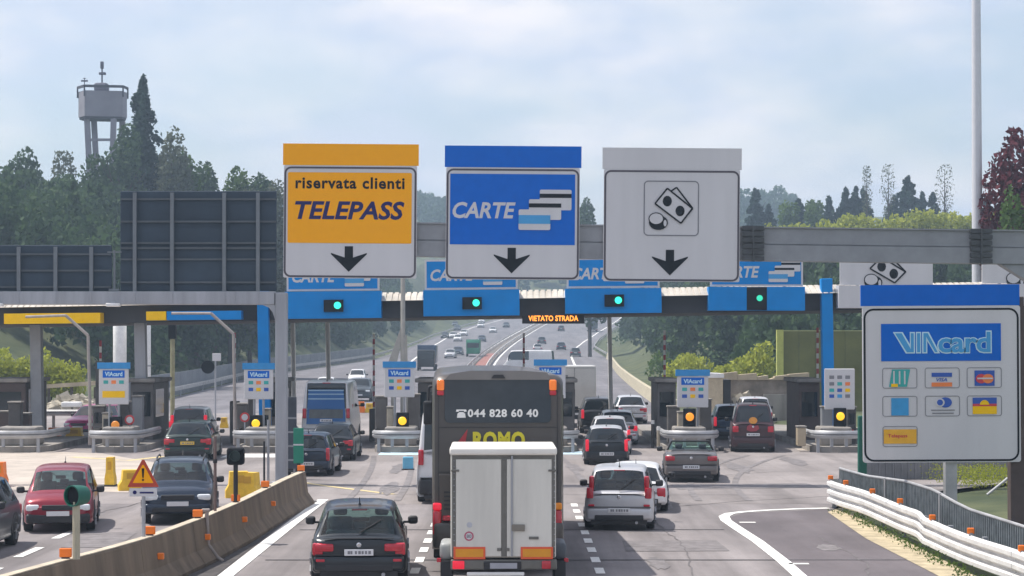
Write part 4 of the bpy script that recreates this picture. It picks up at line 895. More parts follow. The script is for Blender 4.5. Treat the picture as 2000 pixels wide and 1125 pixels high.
# ------------------------------------------------------------------ concrete median barrier with its fittings
MED = [(-8.6, 24), (-7.95, 29), (-7.55, 31.5), (-7.24, 33.3), (-6.85, 35.4), (-6.56, 37.4), (-6.26, 41.2), (-6.05, 45.5), (-5.95, 50), (-5.87, 53), (-5.74, 56)]
def med(Y): return interp(Y, [(b_, a_) for a_, b_ in MED])
t = thing('median_barrier', 'long weathered concrete barrier curving between the lanes and the oncoming side', 'barrier', (med(40), 40, 0))
prof = [(-.34, 0), (-.34, .08), (-.17, .32), (-.10, .85), (-.08, .88), (.08, .88), (.10, .85), (.17, .32), (.34, .08), (.34, 0)]
segY = [24, 30.2, 36.4, 40.1, 45.0, 50.6, 56]
for a_, c_ in zip(segY, segY[1:]):
    b = MB(); Ys = np.linspace(a_ + .01, c_ - .01, 6); n = len(prof); v = []
    for Y in Ys:
        hh = 1.0
        v += [(med(Y) + p, Y, q * hh) for p, q in prof]
    f = [(i * n + k_, i * n + k_ + 1, (i + 1) * n + k_ + 1, (i + 1) * n + k_) for i in range(len(Ys) - 1) for k_ in range(n - 1)] + [tuple(range(n)), tuple(range((len(Ys) - 1) * n, len(Ys) * n))]
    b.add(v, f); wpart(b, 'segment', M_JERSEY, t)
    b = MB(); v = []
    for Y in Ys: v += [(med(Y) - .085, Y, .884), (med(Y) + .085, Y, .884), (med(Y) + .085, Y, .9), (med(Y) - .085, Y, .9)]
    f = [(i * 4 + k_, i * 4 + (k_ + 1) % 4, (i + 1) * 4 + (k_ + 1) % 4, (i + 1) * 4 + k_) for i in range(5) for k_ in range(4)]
    b.add(v, f + [(0, 1, 2, 3), (20, 21, 22, 23)]); wpart(b, 'cap', mat('sunlit_cap', (.50, .43, .33), .9, var=.2), t)  # top strip lighter than the faces: sunlight put into its colour
b = MB()
v = []
for Y in np.linspace(24, 57, 20): v += [(med(Y) + .345, Y, .013), (min(-5.58, med(Y) + 1.1), Y, .013)]
surf('gutter', v, [(2 * i, 2 * i + 1, 2 * i + 3, 2 * i + 2) for i in range(19)], mat('gutter_dirt', (.075, .068, .068), .95, var=.4, scale=2.5))
def Ymed(py, z=.9): return F * (H - z) / (py - YH)
rl = ['nearest', 'second', 'third', 'fourth', 'fifth', 'farthest']
for i, (px, py) in enumerate(((165, 1085), (293, 1040), (395, 1006), (472, 975), (527, 947), (576, 918))):
    Y = Ymed(py + 6); 
    if i == 5: Y = 55.8
    x = med(Y)
    t = thing('reflector', f'orange reflector on top of the concrete barrier, {rl[i]} of the row', 'reflector', (x, Y, .9), 0, 'orange reflectors on the barrier top')
    b = MB(); b.rbox(-.1, .1, -.03, .03, .02, .17, .015); b.build('lens', M_ORANGE, t); b = MB(); b.box(-.06, .06, -.04, .04, 0, .025); b.build('foot', M_TRIM, t)
    if i < 5:
        t = thing('reflector', f'orange reflector on the side face of the concrete barrier, {rl[i]} of the row', 'reflector', (x + .15, Y + .05, .52), 0, 'orange reflectors on the barrier face')
        b = MB(); b.rbox(-.02, .1, -.05, .05, -.06, .06, .02); b.build('lens', M_ORANGE, t); b = MB(); b.box(-.05, .02, -.03, .03, -.04, .04); b.build('foot', M_TRIM, t)
# signal head seen from behind, warning triangle, box, posts
def on_med(px, py, dx=0):
    Y = Ymed(py); return (med(Y) + dx, Y)
x, Y = on_med(140, 1092); x = X(149, Y)
t = thing('traffic_signal', 'round green hooded signal on a pale post at the left of the barrier', 'traffic light', (x, Y, .9))
zc = Z(968, Y) - .9
b = MB(); b.tube((0, 0, 0), (0, 0, zc - .1), .06); b.build('post', mat('cream_paint', (.42, .38, .28), .6, var=.15), t)
b = MB(); b.lathe([(.07, .20), (.15, .18), (.165, .07), (.175, -.11), (.155, -.11), (.15, .0), (.02, .02)], (0, 0, zc), 'y', 24); o = b.build('housing', M_GREEN, t, smooth_angle=40); o.rotation_euler = (0, 0, -.55)
b = MB(); b.lathe([(.15, -.04), (.14, -.055)], (0, 0, zc), 'y', 24); o = b.build('lens', M_BLACK, t); o.rotation_euler = (0, 0, -.55)
x, Y = on_med(288, 1048, -.05)
t = thing('warning_sign', 'red bordered orange triangle sign with exclamation mark standing by the barrier', 'sign', (x, Y, .9))
px2m = Y / F
def tri(s, r=.03): return [(-s / 2, 0), (s / 2, 0), (s / 2 - .01, .03), (0.02, s * .88), (-.02, s * .88), (-s / 2 + .01, .03)]
zb = Z(951, Y) - .9
b = MB(); b.prism([(p, zb + q) for p, q in tri(.56)], -.05, -.03); b.build('border', mat('triangle_red', (.45, .05, .02), .5, var=.1), t)
b = MB(); b.prism([(p * .66, zb + .075 + q * .66) for p, q in tri(.56)], -.056, -.051); b.build('face', M_SIGNO, t)
b = MB(); b.prism([(-.012, zb + .17), (.012, zb + .17), (.024, zb + .34), (-.024, zb + .34)], -.062, -.057); b.prism([(p, zb + .13 + q) for p, q in disc(0, 0, .02)], -.062, -.057); b.build('exclamation_mark', M_BLACK, t)
b = MB(); b.rbox(-.25, .25, -.05, -.03, zb - .17, zb - .02, .008); b.build('plate', M_SIGNW, t)
b = MB(); b.prism([(-.15 + p, zb - .095 + q) for p, q in disc(0, 0, .035)], -.056, -.051); b.rect(-.06, .19, zb - .115, zb - .085, -.051); b.build('plate_mark', M_NAVY, t)
b = MB(); b.tube((0, 0, 0), (0, 0, zb + .3), .035); b.build('post', M_GALV, t)
x, Y = on_med(472, 981)
t = thing('control_box', 'small dark box on a short post on the barrier', 'box', (x, Y, .9)); zc = Z(908, Y) - .9
b = MB(); b.tube((0, 0, 0), (0, 0, zc), .05); b.build('post', M_TRIM, t); b = MB(); b.rbox(-.19, .19, -.12, .14, zc, zc + .38, .06); b.build('box', M_BLACK, t)
b = MB(); b.lathe([(.12, -.125), (.12, -.2), (.10, -.2), (.1, -.13)], (0, 0, zc + .2), 'y'); b.build('hood', mat('dark_green', (.01, .03, .03), .5, var=.1), t)
x, Y = on_med(441, 998); t = thing('marker_post', 'thin reddish brown pole on the barrier left of the dark box', 'post', (x, Y, .9))
b = MB(); b.tube((0, 0, 0), (0, 0, Z(852, Y) - .9), .032); b.build('pole', mat('rusty_pole', (.16, .11, .10), .7, var=.25), t); b = MB(); b.tube((0, 0, 1.0), (0, 0, 1.08), .045); b.build('collar', M_TRIM, t)
x, Y = on_med(526, 950); t = thing('marker_post', 'pale pole pair standing on the barrier just left of the gantry column', 'post', (x, Y, .9))
b = MB(); b.tube((0, 0, 0), (0, 0, Z(820, Y) - .9), .03); b.build('pole', M_GALV, t); b = MB(); b.tube((-.1, 0, 0), (-.1, 0, 1.1), .025); b.box(-.16, .06, -.06, .06, 0, .02); b.build('stay', M_DARK, t)
x, Y = on_med(371, 1010); t = thing('drain_pipe', 'pale cable pipe running down the face of the barrier', 'pipe', (x + .1, Y, .9))
b = MB(); b.path([(0.02, 0, -.02), (.03, 0, .1)], .04); b.rbox(-.08, .09, -.05, .05, .1, .17, .02); b.build('cap', mat('pipe_grey', (.33, .29, .27), .7, var=.2), t)
b = MB(); b.path([(.03, -.0, 0), (.06, -.02, -.55), (.25, -.04, -.80), (.36, -.05, -.88)], .035); b.build('pipe', mat('pipe_grey', (.33, .29, .27), .7), t)
Y = 57; x = X(583, Y); t = thing('delineator', 'green panel delineator standing behind the end of the concrete barrier', 'marker', (x, Y, 0))
b = MB(); b.rbox(-.14, .14, -.03, .03, Z(905, Y), Z(836, Y), .01); b.build('panel', mat('delineator_green', (.01, .22, .14), .5, var=.08), t); b = MB(); b.box(-.142, .142, -.036, -.031, Z(870, Y), Z(867, Y)); b.build('band', M_SIGNW, t); b = MB(); b.box(-.05, .05, .035, .1, 0, Z(840, Y)); b.build('post', M_DARK, t)
t = thing('chevron_frame', 'dark slatted board leaning behind the gantry column', 'sign', (X(565, 66), 66, 0)); x = X(562, 66)
b = MB(); b.rbox(x - .3, x + .28, 66, 66.1, .35, Z(775, 66), .02); wpart(b, 'panel', mat('slate_panel', (.05, .06, .08), .6, var=.3), t)
for k_ in range(4): b = MB(); b.box(x - .3, x + .29, 65.97, 65.995, .6 + .45 * k_, .66 + .45 * k_); wpart(b, 'slat', M_STEEL, t)
for q in (-.2, .2): b = MB(); b.box(x + q - .03, x + q + .03, 66.1, 66.16, 0, 1.8); wpart(b, 'leg', M_GALV, t)

# ------------------------------------------------------------------ right-hand guard rail, fence and what stands behind
GR = [(8.52, 54.9), (8.58, 53.5), (8.72, 51), (8.83, 48), (8.86, 45), (8.92, 42), (9.05, 39.5), (9.16, 37), (9.22, 34), (9.25, 30)]
GY = [(b_, a_) for a_, b_ in GR[::-1]]
def grx(Y): return interp(Y, GY)
t = thing('guard_rail', 'white three ridged guard rail curving along the right edge of the lay-by', 'guard rail', (8.9, 45, 0))
def ridged(Ys, zt_, ridges, rh, amp, off):
    b = MB(); pr = []
    for k_ in range(ridges):
        z1 = zt_ - k_ * rh
        pr += [(0, z1), (-amp, z1 - rh * .22), (-amp, z1 - rh * .58), (0, z1 - rh * .82)]
    n = len(pr); v = []
    for Y in Ys:
        dzz = .016 * math.sin(Y * .9) - (.10 if Y < 44.6 else 0) * smooth((44.6 - Y) / .7)
        v += [(grx(Y) + off + o_, Y, z_ + dzz) for o_, z_ in pr]
    b.add(v, [(i * n + k_, (i + 1) * n + k_, (i + 1) * n + k_ + 1, i * n + k_ + 1) for i in range(len(Ys) - 1) for k_ in range(n - 1)]); return b
for a_, c_ in ((30, 37.2), (37.2, 44.0), (44.0, 50.4), (50.4, 54.9)):
    o = ridged(np.linspace(a_, c_ - .02, 16), .74, 3, .215, .085, 0).build('rail', M_RAILW, t); loc(o, t)
for Y in (32, 34.5, 37, 39.5, 42, 44.3, 46.6, 49, 51.3, 53.4, 54.7):
    b = MB(); b.box(grx(Y) + .03, grx(Y) + .12, Y - .06, Y + .06, 0, .66); wpart(b, 'post', M_STEEL, t)
b = MB(); pts = [(8.52, 54.9), (8.6, 55.15), (8.8, 55.25), (9.0, 55.1)]; w_rail(b, pts, .32, .74, -.06); wpart(b, 'end_terminal', M_RAILW, t)
rr_l = ['at the far end of the white guard rail', 'second from the far end of the white guard rail', 'third along the white guard rail', 'in the middle of the white guard rail', 'fifth along the white guard rail above the joint', 'sixth along the white guard rail', 'on the white guard rail at the right picture edge']
for i, (px, py) in enumerate(((1622, 931), (1652, 948), (1704, 970), (1758, 992), (1821, 1024), (1896, 1050), (1996, 1075))):
    lo_, hi_ = 30, 54.8
    for _ in range(40):
        m_ = (lo_ + hi_) / 2
        if 1000 + F * grx(m_) / m_ > px: lo_ = m_
        else: hi_ = m_
    Y = lo_; t = thing('reflector', f'orange reflector {rr_l[i]}', 'reflector', (grx(Y), Y, .74 - (.09 if Y < 44 else 0)), 0, 'orange reflectors on the white guard rail')
    b = MB(); b.rbox(-.07, .07, -.03, .03, .0, .12, .02); b.build('lens', M_ORANGE, t); b = MB(); b.box(-.03, .03, -.04, .04, -.05, .02); b.build('foot', M_STEEL, t)
t = thing('slat_fence', 'grey upright slat fence running behind the white guard rail', 'fence', (9.5, 45, 0))
M_SLAT = mat('zinc_slat', (.19, .21, .225), .55, metal=.3, var=.3, scale=4)
def fx(Y): return grx(Y) + .38 + .1 * smooth((50 - Y) / 8)
def ftop(Y): return interp(Y, [(30, .86), (36, .95), (42, .98), (44.4, 1.08), (44.6, 1.16), (48, 1.16), (52, 1.02), (56, 1.0)])
for a_, c_ in ((30, 37), (37, 44.5), (44.5, 50), (50, 55.6)):
    b = MB(); Y = a_
    while Y < c_:
        b.box(fx(Y) - .02, fx(Y) + .02, Y, Y + .06, .05, ftop(Y) - .03); Y += .15
    wpart(b, 'slat_panel', M_SLAT, t)
    b = MB(); b.path([(fx(Y), Y, ftop(Y)) for Y in np.linspace(a_, c_ - .03, 7)], .035); wpart(b, 'top_rail', M_RAIL, t)
    b = MB(); b.box(fx(a_) - .05, fx(a_) + .05, a_ - .05, a_ + .05, 0, ftop(a_) + .02); wpart(b, 'post', M_RAIL, t)
t = thing('palisade_wall', 'tall grey panel wall behind the VIAcard board at the right', 'wall', (13, 66, 0))
Y = 66
for px0, px1 in ((1690, 1745), (1747, 1845), (1847, 1940), (1942, 2050), (2052, 2150)):
    b = MB(); b.box(X(px0, Y), X(px1, Y), Y, Y + .1, 0, Z(880, Y)); 
    xx = X(px0, Y)
    while xx < X(px1, Y): b.box(xx, xx + .05, Y - .04, Y - .001, .02, Z(882, Y)); xx += .22
    wpart(b, 'panel', mat('grey_panel', (.20, .20, .21), .8, var=.25, scale=1.2), t)
t = thing('guy_pole', 'slanting pale pole rising from the grass right of the pale post', 'pole', (X(1928, 58), 58, 0)); b = MB(); b.tube((0, 0, .1), (X(1976, 58) - X(1928, 58), 0, Z(928, 58)), .04); b.build('shaft', M_RAIL, t); b = MB(); b.lathe([(.06, 0), (.06, .1)], (X(1976, 58) - X(1928, 58), 0, Z(928, 58) - .03)); b.build('cap', M_WPAINT, t)
t = thing('bollard', 'green post on a dark foot at the left of the VIAcard board', 'bollard', (X(1684, 58), 58, 0)); b = MB(); b.rbox(-.12, .12, -.1, .1, .5, Z(812, 58), .03); b.build('shaft', M_GREEN, t); b = MB(); b.lathe([(.42, 0), (.36, .45), (.3, .52)], (-.2, 0, 0)); b.build('foot', M_DARK, t)
# far end of the right side: yellow noise panel fence, beige walls, rubble
t = thing('panel_fence', 'olive yellow panel fence on the rise right of the lanes', 'fence', (X(1600, 125), 125, zroad(125)))
Y = 125
for px0, px1 in ((1531, 1560), (1561, 1592), (1593, 1650), (1651, 1700), (1701, 1760)):
    b = MB(); b.box(X(px0, Y), X(px1, Y), Y, Y + .12, zroad(Y), Z(647, Y)); wpart(b, 'panel', mat('olive_panel', (.16, .165, .055), .8, var=.2, scale=.6), t)
b = MB(); b.box(X(1517, Y), X(1530, Y), Y - .1, Y + .3, zroad(Y), Z(644, Y)); wpart(b, 'post', mat('lime_post', (.50, .52, .14), .6, var=.1), t)
b = MB(); b.box(X(1531, Y), X(1760, Y), Y - .03, Y + .15, Z(647, Y), Z(645, Y)); wpart(b, 'cap', mat('lime_cap', (.4, .42, .2), .6, var=.1), t)
t = thing('retaining_wall', 'low beige wall with a pale coping behind the right lanes', 'wall', (X(1480, 116), 116, zroad(116))); Y = 116
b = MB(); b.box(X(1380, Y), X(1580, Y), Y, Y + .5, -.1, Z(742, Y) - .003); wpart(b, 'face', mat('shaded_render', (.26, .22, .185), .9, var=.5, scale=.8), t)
for k_, (p0, p1, y_) in enumerate(((1412, 1440, 728), (1440.5, 1478, 731), (1478.5, 1500, 735), (1500.5, 1512, 740), (1512.5, 1540, 734), (1540.5, 1580, 730))):
    b = MB(); b.prism([(X(p0, Y), Z(742, Y)), (X(p1, Y), Z(742, Y)), (X(p1, Y), Z(y_ - 2, Y)), (X(p0, Y), Z(y_ + 1, Y))], Y - .12, Y + .6); wpart(b, 'coping', M_BEIGE, t)
b = MB(); b.box(X(1490, Y), X(1562, Y), Y - .45, Y - .12, 0, Z(770, Y)); wpart(b, 'buttress', M_ISL, t)
t = thing('beige_hut', 'pale cream hut with a shadowed doorway behind the right payment board', 'hut', (X(1400, 112), 112, zroad(112))); Y = 112
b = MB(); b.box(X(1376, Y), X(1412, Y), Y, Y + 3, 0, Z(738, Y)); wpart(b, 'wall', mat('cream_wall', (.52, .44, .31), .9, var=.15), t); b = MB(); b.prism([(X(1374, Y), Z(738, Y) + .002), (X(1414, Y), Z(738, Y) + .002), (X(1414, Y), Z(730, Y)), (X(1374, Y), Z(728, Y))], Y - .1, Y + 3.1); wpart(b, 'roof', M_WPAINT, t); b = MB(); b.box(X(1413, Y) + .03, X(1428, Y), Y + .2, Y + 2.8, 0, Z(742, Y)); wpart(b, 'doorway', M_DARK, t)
t = thing('exit_barrier', 'pale concrete parapet narrowing the exit road on the right', 'barrier', (9.4, 150, zroad(150)))
for k_ in range(17):
    a_ = 126 + 12 * k_; c_ = a_ + 11.9; b = MB(); v = []
    for Y in (a_, c_):
        xx = Redge(Y); zz = zroad(Y); v += [(xx - .25, Y, zz), (xx + .35, Y, zz), (xx + .2, Y, zz + .9), (xx - .1, Y, zz + .9)]
    b.add(v, [(0, 1, 2, 3), (7, 6, 5, 4), (0, 4, 5, 1), (1, 5, 6, 2), (2, 6, 7, 3), (3, 7, 4, 0)]); wpart(b, 'segment', mat('cream_concrete', (.46, .41, .30), .9, var=.2), t)
def far_rail(name, lab, fx_, Y0, Y1, m, h=.75, step=8):
    t = thing(name, lab, 'guard rail', (fx_(Y0), Y0, zroad(Y0)))
    Ys = list(np.arange(Y0, Y1 + .1, step))
    for lv, (za, zb_) in enumerate(((h - .32, h),)):
        b = MB(); v = []
        for Y in Ys: v += [(fx_(Y) - .04, Y, zroad(Y) + za), (fx_(Y) + .04, Y, zroad(Y) + za), (fx_(Y) + .04, Y, zroad(Y) + zb_), (fx_(Y) - .04, Y, zroad(Y) + zb_)]
        b.add(v, [(4 * i + k_, 4 * i + (k_ + 1) % 4, 4 * i + 4 + (k_ + 1) % 4, 4 * i + 4 + k_) for i in range(len(Ys) - 1) for k_ in range(4)]); wpart(b, 'rail', m, t)
    for Y in Ys[::2]:
        b = MB(); b.box(fx_(Y) - .05, fx_(Y) + .05, Y + .1, Y + .2, zroad(Y) - .2, zroad(Y) + h - .05); wpart(b, 'post', M_GALV, t)
far_rail('guard_rail', 'white guard rail snaking along the right side of the far median', lambda Y: xm(Y) + 1.0, 205, 640, M_RAILW)
far_rail('guard_rail', 'grey guard rail along the left side of the far median', lambda Y: xm(Y) - 1.4, 205, 640, M_RAIL)
far_rail('guard_rail', 'grey guard rail along the left edge of the far carriageway', lambda Y: Ledge(Y) + .3, 150, 640, M_RAIL, .85)
far_rail('guard_rail', 'grey guard rail along the right edge of the far carriageway', lambda Y: Redge(Y) + .3, 334, 640, M_RAIL)
surf('painted_median', [(xm(Y) + s_, Y, zroad(Y) + .06) for Y in (215, 260, 310, 360) for s_ in (-1.0, .7)], [(0, 1, 3, 2), (2, 3, 5, 4), (4, 5, 7, 6)], mat('red_median_paint', (.28, .12, .10), .9, var=.25))
t = thing('noise_wall', 'grey mesh screen fence climbing the left bank behind the plaza', 'fence', (-25, 150, zroad(150)))
for k_ in range(24):
    Y0 = 140 + 8 * k_; b = MB(); v = []
    for Y in (Y0, Y0 + 7.9):
        xx = Ledge(Y) - .5; v += [(xx, Y, zroad(Y)), (xx + .1, Y, zroad(Y)), (xx + .1, Y, zroad(Y) + 1.9), (xx, Y, zroad(Y) + 1.9)]
    b.add(v, [(0, 1, 2, 3), (7, 6, 5, 4), (0, 4, 5, 1), (1, 5, 6, 2), (2, 6, 7, 3), (3, 7, 4, 0)]); wpart(b, 'panel', mat('mesh_grey', (.20, .215, .24), .8, var=.15, scale=.5), t)
# left background: rubble, low walls, white silos, pole with board
def rubble(px0, px1, py, Y, h, lab):
    t = thing('rubble_heap', lab, 'rubble', (X((px0 + px1) / 2, Y), Y, zroad(Y)))
    w = X(px1, Y) - X(px0, Y)
    b = MB()
    for k_ in range(170):
        q = rng.uniform(-1, 1); x_ = q * w / 2; y_ = rng.uniform(-1.5, 1.2); top = h * (1 - abs(q) ** 2.2) * (1 - abs(y_) / 1.9); r_ = rng.uniform(.12, .42)
        c_ = Vector((x_, y_, max(.05, top * rng.uniform(.4, 1)))); M_ = Matrix.Rotation(rng.uniform(0, 3), 3, Vector(rng.normal(size=3)).normalized())
        vv = [c_ + M_ @ Vector((sx_ * r_ * rng.uniform(.6, 1.1), sy_ * r_ * rng.uniform(.5, 1), sz_ * r_ * rng.uniform(.4, .9))) for sz_ in (-1, 1) for sy_ in (-1, 1) for sx_ in (-1, 1)]
        b.add(vv, [(0, 2, 3, 1), (4, 5, 7, 6), (0, 1, 5, 4), (2, 6, 7, 3), (0, 4, 6, 2), (1, 3, 7, 5)])
    o = b.build('heap', M_RUBBLE, t); o['kind'] = 'stuff'
    b = MB(); b.rbox(-w * .1, w * .25, -1.75, -1.2, h * .35, h * .62, .08); b.build('slab', M_WPAINT, t)
rubble(1415, 1500, 760, 114.5, 1.5, 'heap of brown rubble and slabs against the beige wall on the right')
rubble(88, 196, 760, 128, 1.25, 'heap of pale rubble and white slabs behind the pink car')
t = thing('timber_rail', 'weathered beam lying along the top of the rubble', 'beam', (X(140, 129), 129, 3.0)); b = MB(); b.beam((X(86, 129), 129, Z(755, 129)), (X(190, 129), 129, Z(748, 129)), .2, .25); wpart(b, 'log', M_BEIGE, t)
for px in (95, 140, 186): b = MB(); b.beam((X(px, 129), 129, 0), (X(px, 129), 129, Z(756, 129)), .16, .16); wpart(b, 'post', M_BARK, t)
for px, y0, y1, w, lab in ((234, 630, 712, .80, 'white cylindrical silo left of the grey canopy column'), (279, 630, 720, .95, 'white cylindrical silo behind the grey canopy column')):
    Y = 122; x = X(px, Y); t = thing('white_silo', lab, 'silo', (x, Y, 0), 0, 'white silos')
    b = MB(); b.lathe([(w * .5, .4), (w * .5, 3.6), (w * .5, Z(622, Y)), (w * .35, Z(615, Y))], (x, Y, 0), 'z', 20); wpart(b, 'tank', M_WPAINT, t, smooth_angle=40)
    b = MB(); b.lathe([(w * .52, 3.0), (w * .52, 3.1)], (x, Y, 0), 'z', 20); wpart(b, 'hoop', M_GALV, t)
    for q in (-.3, .3): b = MB(); b.beam((x + q, Y, 0), (x + q, Y, .42), .1, .1); wpart(b, 'leg', M_GALV, t)
Y = 118; x = X(406, Y); t = thing('round_board', 'dark round board with a white square plate above it on a grey pole', 'sign', (x, Y, zroad(Y)))
b = MB(); b.lathe([(.38, 0), (.38, .06)], (x, Y, Z(717, Y)), 'y'); wpart(b, 'disc', M_BLACK, t); b = MB(); b.rbox(x + .25, x + .75, Y, Y + .05, Z(705, Y), Z(690, Y), .02); wpart(b, 'plate', M_SIGNW, t); b = MB(); b.tube((x + .42, Y + .1, 0), (x + .42, Y + .1, Z(690, Y)), .05); wpart(b, 'post', M_GALV, t)
Y = 108; x = X(337, Y); t = thing('signal_mast', 'dark signal head on a stubby yellowish post under the half yellow box', 'traffic light', (x, Y, zroad(Y)))
b = MB(); b.tube((x, Y, 0), (x, Y, Z(660, Y)), .12); wpart(b, 'post', mat('ochre_post', (.30, .28, .16), .7, var=.2), t); b = MB(); b.rbox(x - .2, x + .2, Y - .2, Y + .2, Z(662, Y), Z(630, Y), .05); wpart(b, 'head', M_BLACK, t); b = MB(); b.rbox(x - .1, x + .3, Y - .25, Y + .1, Z(630, Y) + .01, Z(620, Y), .05); wpart(b, 'camera', M_WPAINT, t)
# guard rail in front of the left-hand lane
t = thing('guard_rail', 'short grey guard rail beside the brown booth on the far left', 'guard rail', (X(100, 98), 98, 0))
b = MB(); w_rail(b, [(X(60, 98), 98), (X(168, 98), 98)], Z(812, 98), Z(800, 98)); wpart(b, 'rail', M_RAIL, t)
for px in (64, 84, 104, 150): b = MB(); b.box(X(px, 98) - .06, X(px, 98) + .06, 98.02, 98.14, 0, Z(803, 98)); wpart(b, 'post', M_ISL, t)
# lighting mast, water tower
Y = 118; x = X(1911, Y); t = thing('lighting_mast', 'tall white tapering lighting mast behind the right end of the beam', 'lamp post', (x, Y, 0))
b = MB(); b.tube((x - .02, Y, 0), (x - .18, Y, 34), .34, .22, 20); wpart(b, 'pole', mat('mast_white', (.62, .62, .66), .5, var=.05), t, smooth_angle=60)
b = MB(); b.lathe([(1.1, 34), (1.2, 34.3), (.3, 34.6)], (x - .18, Y, 0)); wpart(b, 'lamp_crown', M_GALV, t)
Y = 240; t = thing('water_tower', 'grey boxy water tower on splayed legs with aerials on its roof', 'tower', (X(198, Y), Y, hill(X(198, Y), Y)))
M_TW = mat('tower_concrete', (.27, .26, .30), .85, var=.12, scale=.4)
def T(px, py): return (X(px, Y), Z(py, Y))
b = MB(); xa, xb = X(150, Y), X(243, Y); zb, zt_ = Z(228, Y), Z(178, Y)
b.prism([(xa + .3, Y + 2.6), (xa, Y + .9), (xa + 1.1, Y - .9), (xb - .2, Y - .2), (xb, Y + 1.6), (xb - 1.2, Y + 3.4)], zb, zt_, plane='xy'); wpart(b, 'tank', M_TW, t)
b = MB(); b.prism([(xa + .4, Y + 2.6), (xa + .1, Y + .9), (xa + 1.15, Y - .75), (xb - .3, Y - .1), (xb - .1, Y + 1.6), (xb - 1.2, Y + 3.3)], zb - .25, zb - .003, plane='xy'); wpart(b, 'floor_slab', mat('tower_dark', (.1, .1, .12), .85, var=.1), t)
for (px0, px1, dy) in ((170, 182, 0), (222, 214, 0), (176, 190, 2.2), (232, 226, 2.2)):
    b = MB(); b.beam((X(px0, Y), Y + dy, zb - .2), (X(px1, Y), Y + dy, hill(X(px1, Y), Y) - .5), .62, .5); wpart(b, 'leg', M_TW, t)
b = MB(); b.beam((X(175, Y), Y, Z(273, Y)), (X(219, Y), Y, Z(273, Y)), .25, .3); wpart(b, 'tie_beam', M_TW, t)
b = MB(); pr = [(xa - .1, Y + .9), (xa + 1.1, Y - 1.0), (xb - .1, Y - .3), (xb + .1, Y + 1.6)]
for p, q in zip(pr, pr[1:]): b.beam((p[0], p[1], zt_ + .5), (q[0], q[1], zt_ + .5), .14, .3)
for p in pr: b.beam((p[0], p[1], zt_ - .7), (p[0], p[1], zt_ + .6), .16, .16)
wpart(b, 'railing', mat('tower_rail', (.06, .06, .08), .7, var=.1), t)
b = MB(); xx = X(196, Y); b.tube((xx, Y + 1, zt_), (xx, Y + 1, Z(118, Y)), .11, .08); b.rbox(xx - .18, xx + .18, Y + .8, Y + 1.2, Z(132, Y), Z(118, Y), .05); b.rbox(xx - .35, xx + .45, Y + .8, Y + 1.2, Z(144, Y), Z(139, Y), .05); b.rbox(xx - .9, xx + .75, Y + .4, Y + 1.8, zt_, Z(160, Y), .3); wpart(b, 'aerial', mat('aerial_grey', (.11, .11, .15), .7, var=.1), t)
b = MB(); xx = X(165, Y); b.tube((xx, Y, zt_), (xx, Y, Z(152, Y)), .05); b.beam((xx - .4, Y, Z(158, Y)), (xx + .4, Y, Z(158, Y)), .06, .2); b.beam((xx - .2, Y, Z(153, Y)), (xx + .2, Y, Z(153, Y)), .06, .06); wpart(b, 'aerial', mat('aerial_grey', (.11, .11, .15), .7), t)

# ------------------------------------------------------------------ vehicles
def pchip(ys):
    """monotone cubic through equally spaced rows; returns f(t)"""
    a = np.asarray(ys, float); d = np.diff(a, axis=0); m = np.zeros_like(a)
    same = (d[:-1] * d[1:]) > 0
    with np.errstate(divide='ignore', invalid='ignore'): hm = 2 * d[:-1] * d[1:] / (d[:-1] + d[1:])
    m[1:-1] = np.where(same, hm, 0); m[0] = d[0]; m[-1] = d[-1]
    def f(t):
        i = min(int(t), len(a) - 2); s = t - i
        return (2 * s**3 - 3 * s**2 + 1) * a[i] + (s**3 - 2 * s**2 + s) * m[i] + (-2 * s**3 + 3 * s**2) * a[i + 1] + (s**3 - s**2) * m[i + 1]
    return f
def paint(name, col, rough=.3, metal=.25):
    return mat('paint_' + name, col, rough, metal=metal, var=.06, scale=.8, coat=.35)
STY = {
    # rear window base/top y, windshield top/base y (fractions of length), belt, hood, greenhouse half width at roof (fraction), tail height
    'hatch': dict(g0=.05, g1=.12, w0=.62, w1=.80, belt=.62, hood=.60, roof=.70, tail=.62, nose=.48),
    'mpv': dict(g0=.035, g1=.085, w0=.66, w1=.84, belt=.60, hood=.61, roof=.74, tail=.60, nose=.5),
    'suv': dict(g0=.045, g1=.13, w0=.62, w1=.77, belt=.635, hood=.635, roof=.72, tail=.635, nose=.54),
    'estate': dict(g0=.04, g1=.12, w0=.60, w1=.76, belt=.64, hood=.63, roof=.70, tail=.64, nose=.5),
    'sedan': dict(g0=.17, g1=.33, w0=.60, w1=.75, belt=.66, hood=.64, roof=.68, tail=.70, nose=.5),
    'van': dict(g0=.012, g1=.035, w0=.82, w1=.93, belt=.56, hood=.50, roof=.84, tail=.56, nose=.42),
    'open': dict(g0=.2, g1=.3, w0=.5, w1=.62, belt=.78, hood=.78, roof=.8, tail=.80, nose=.58),
}
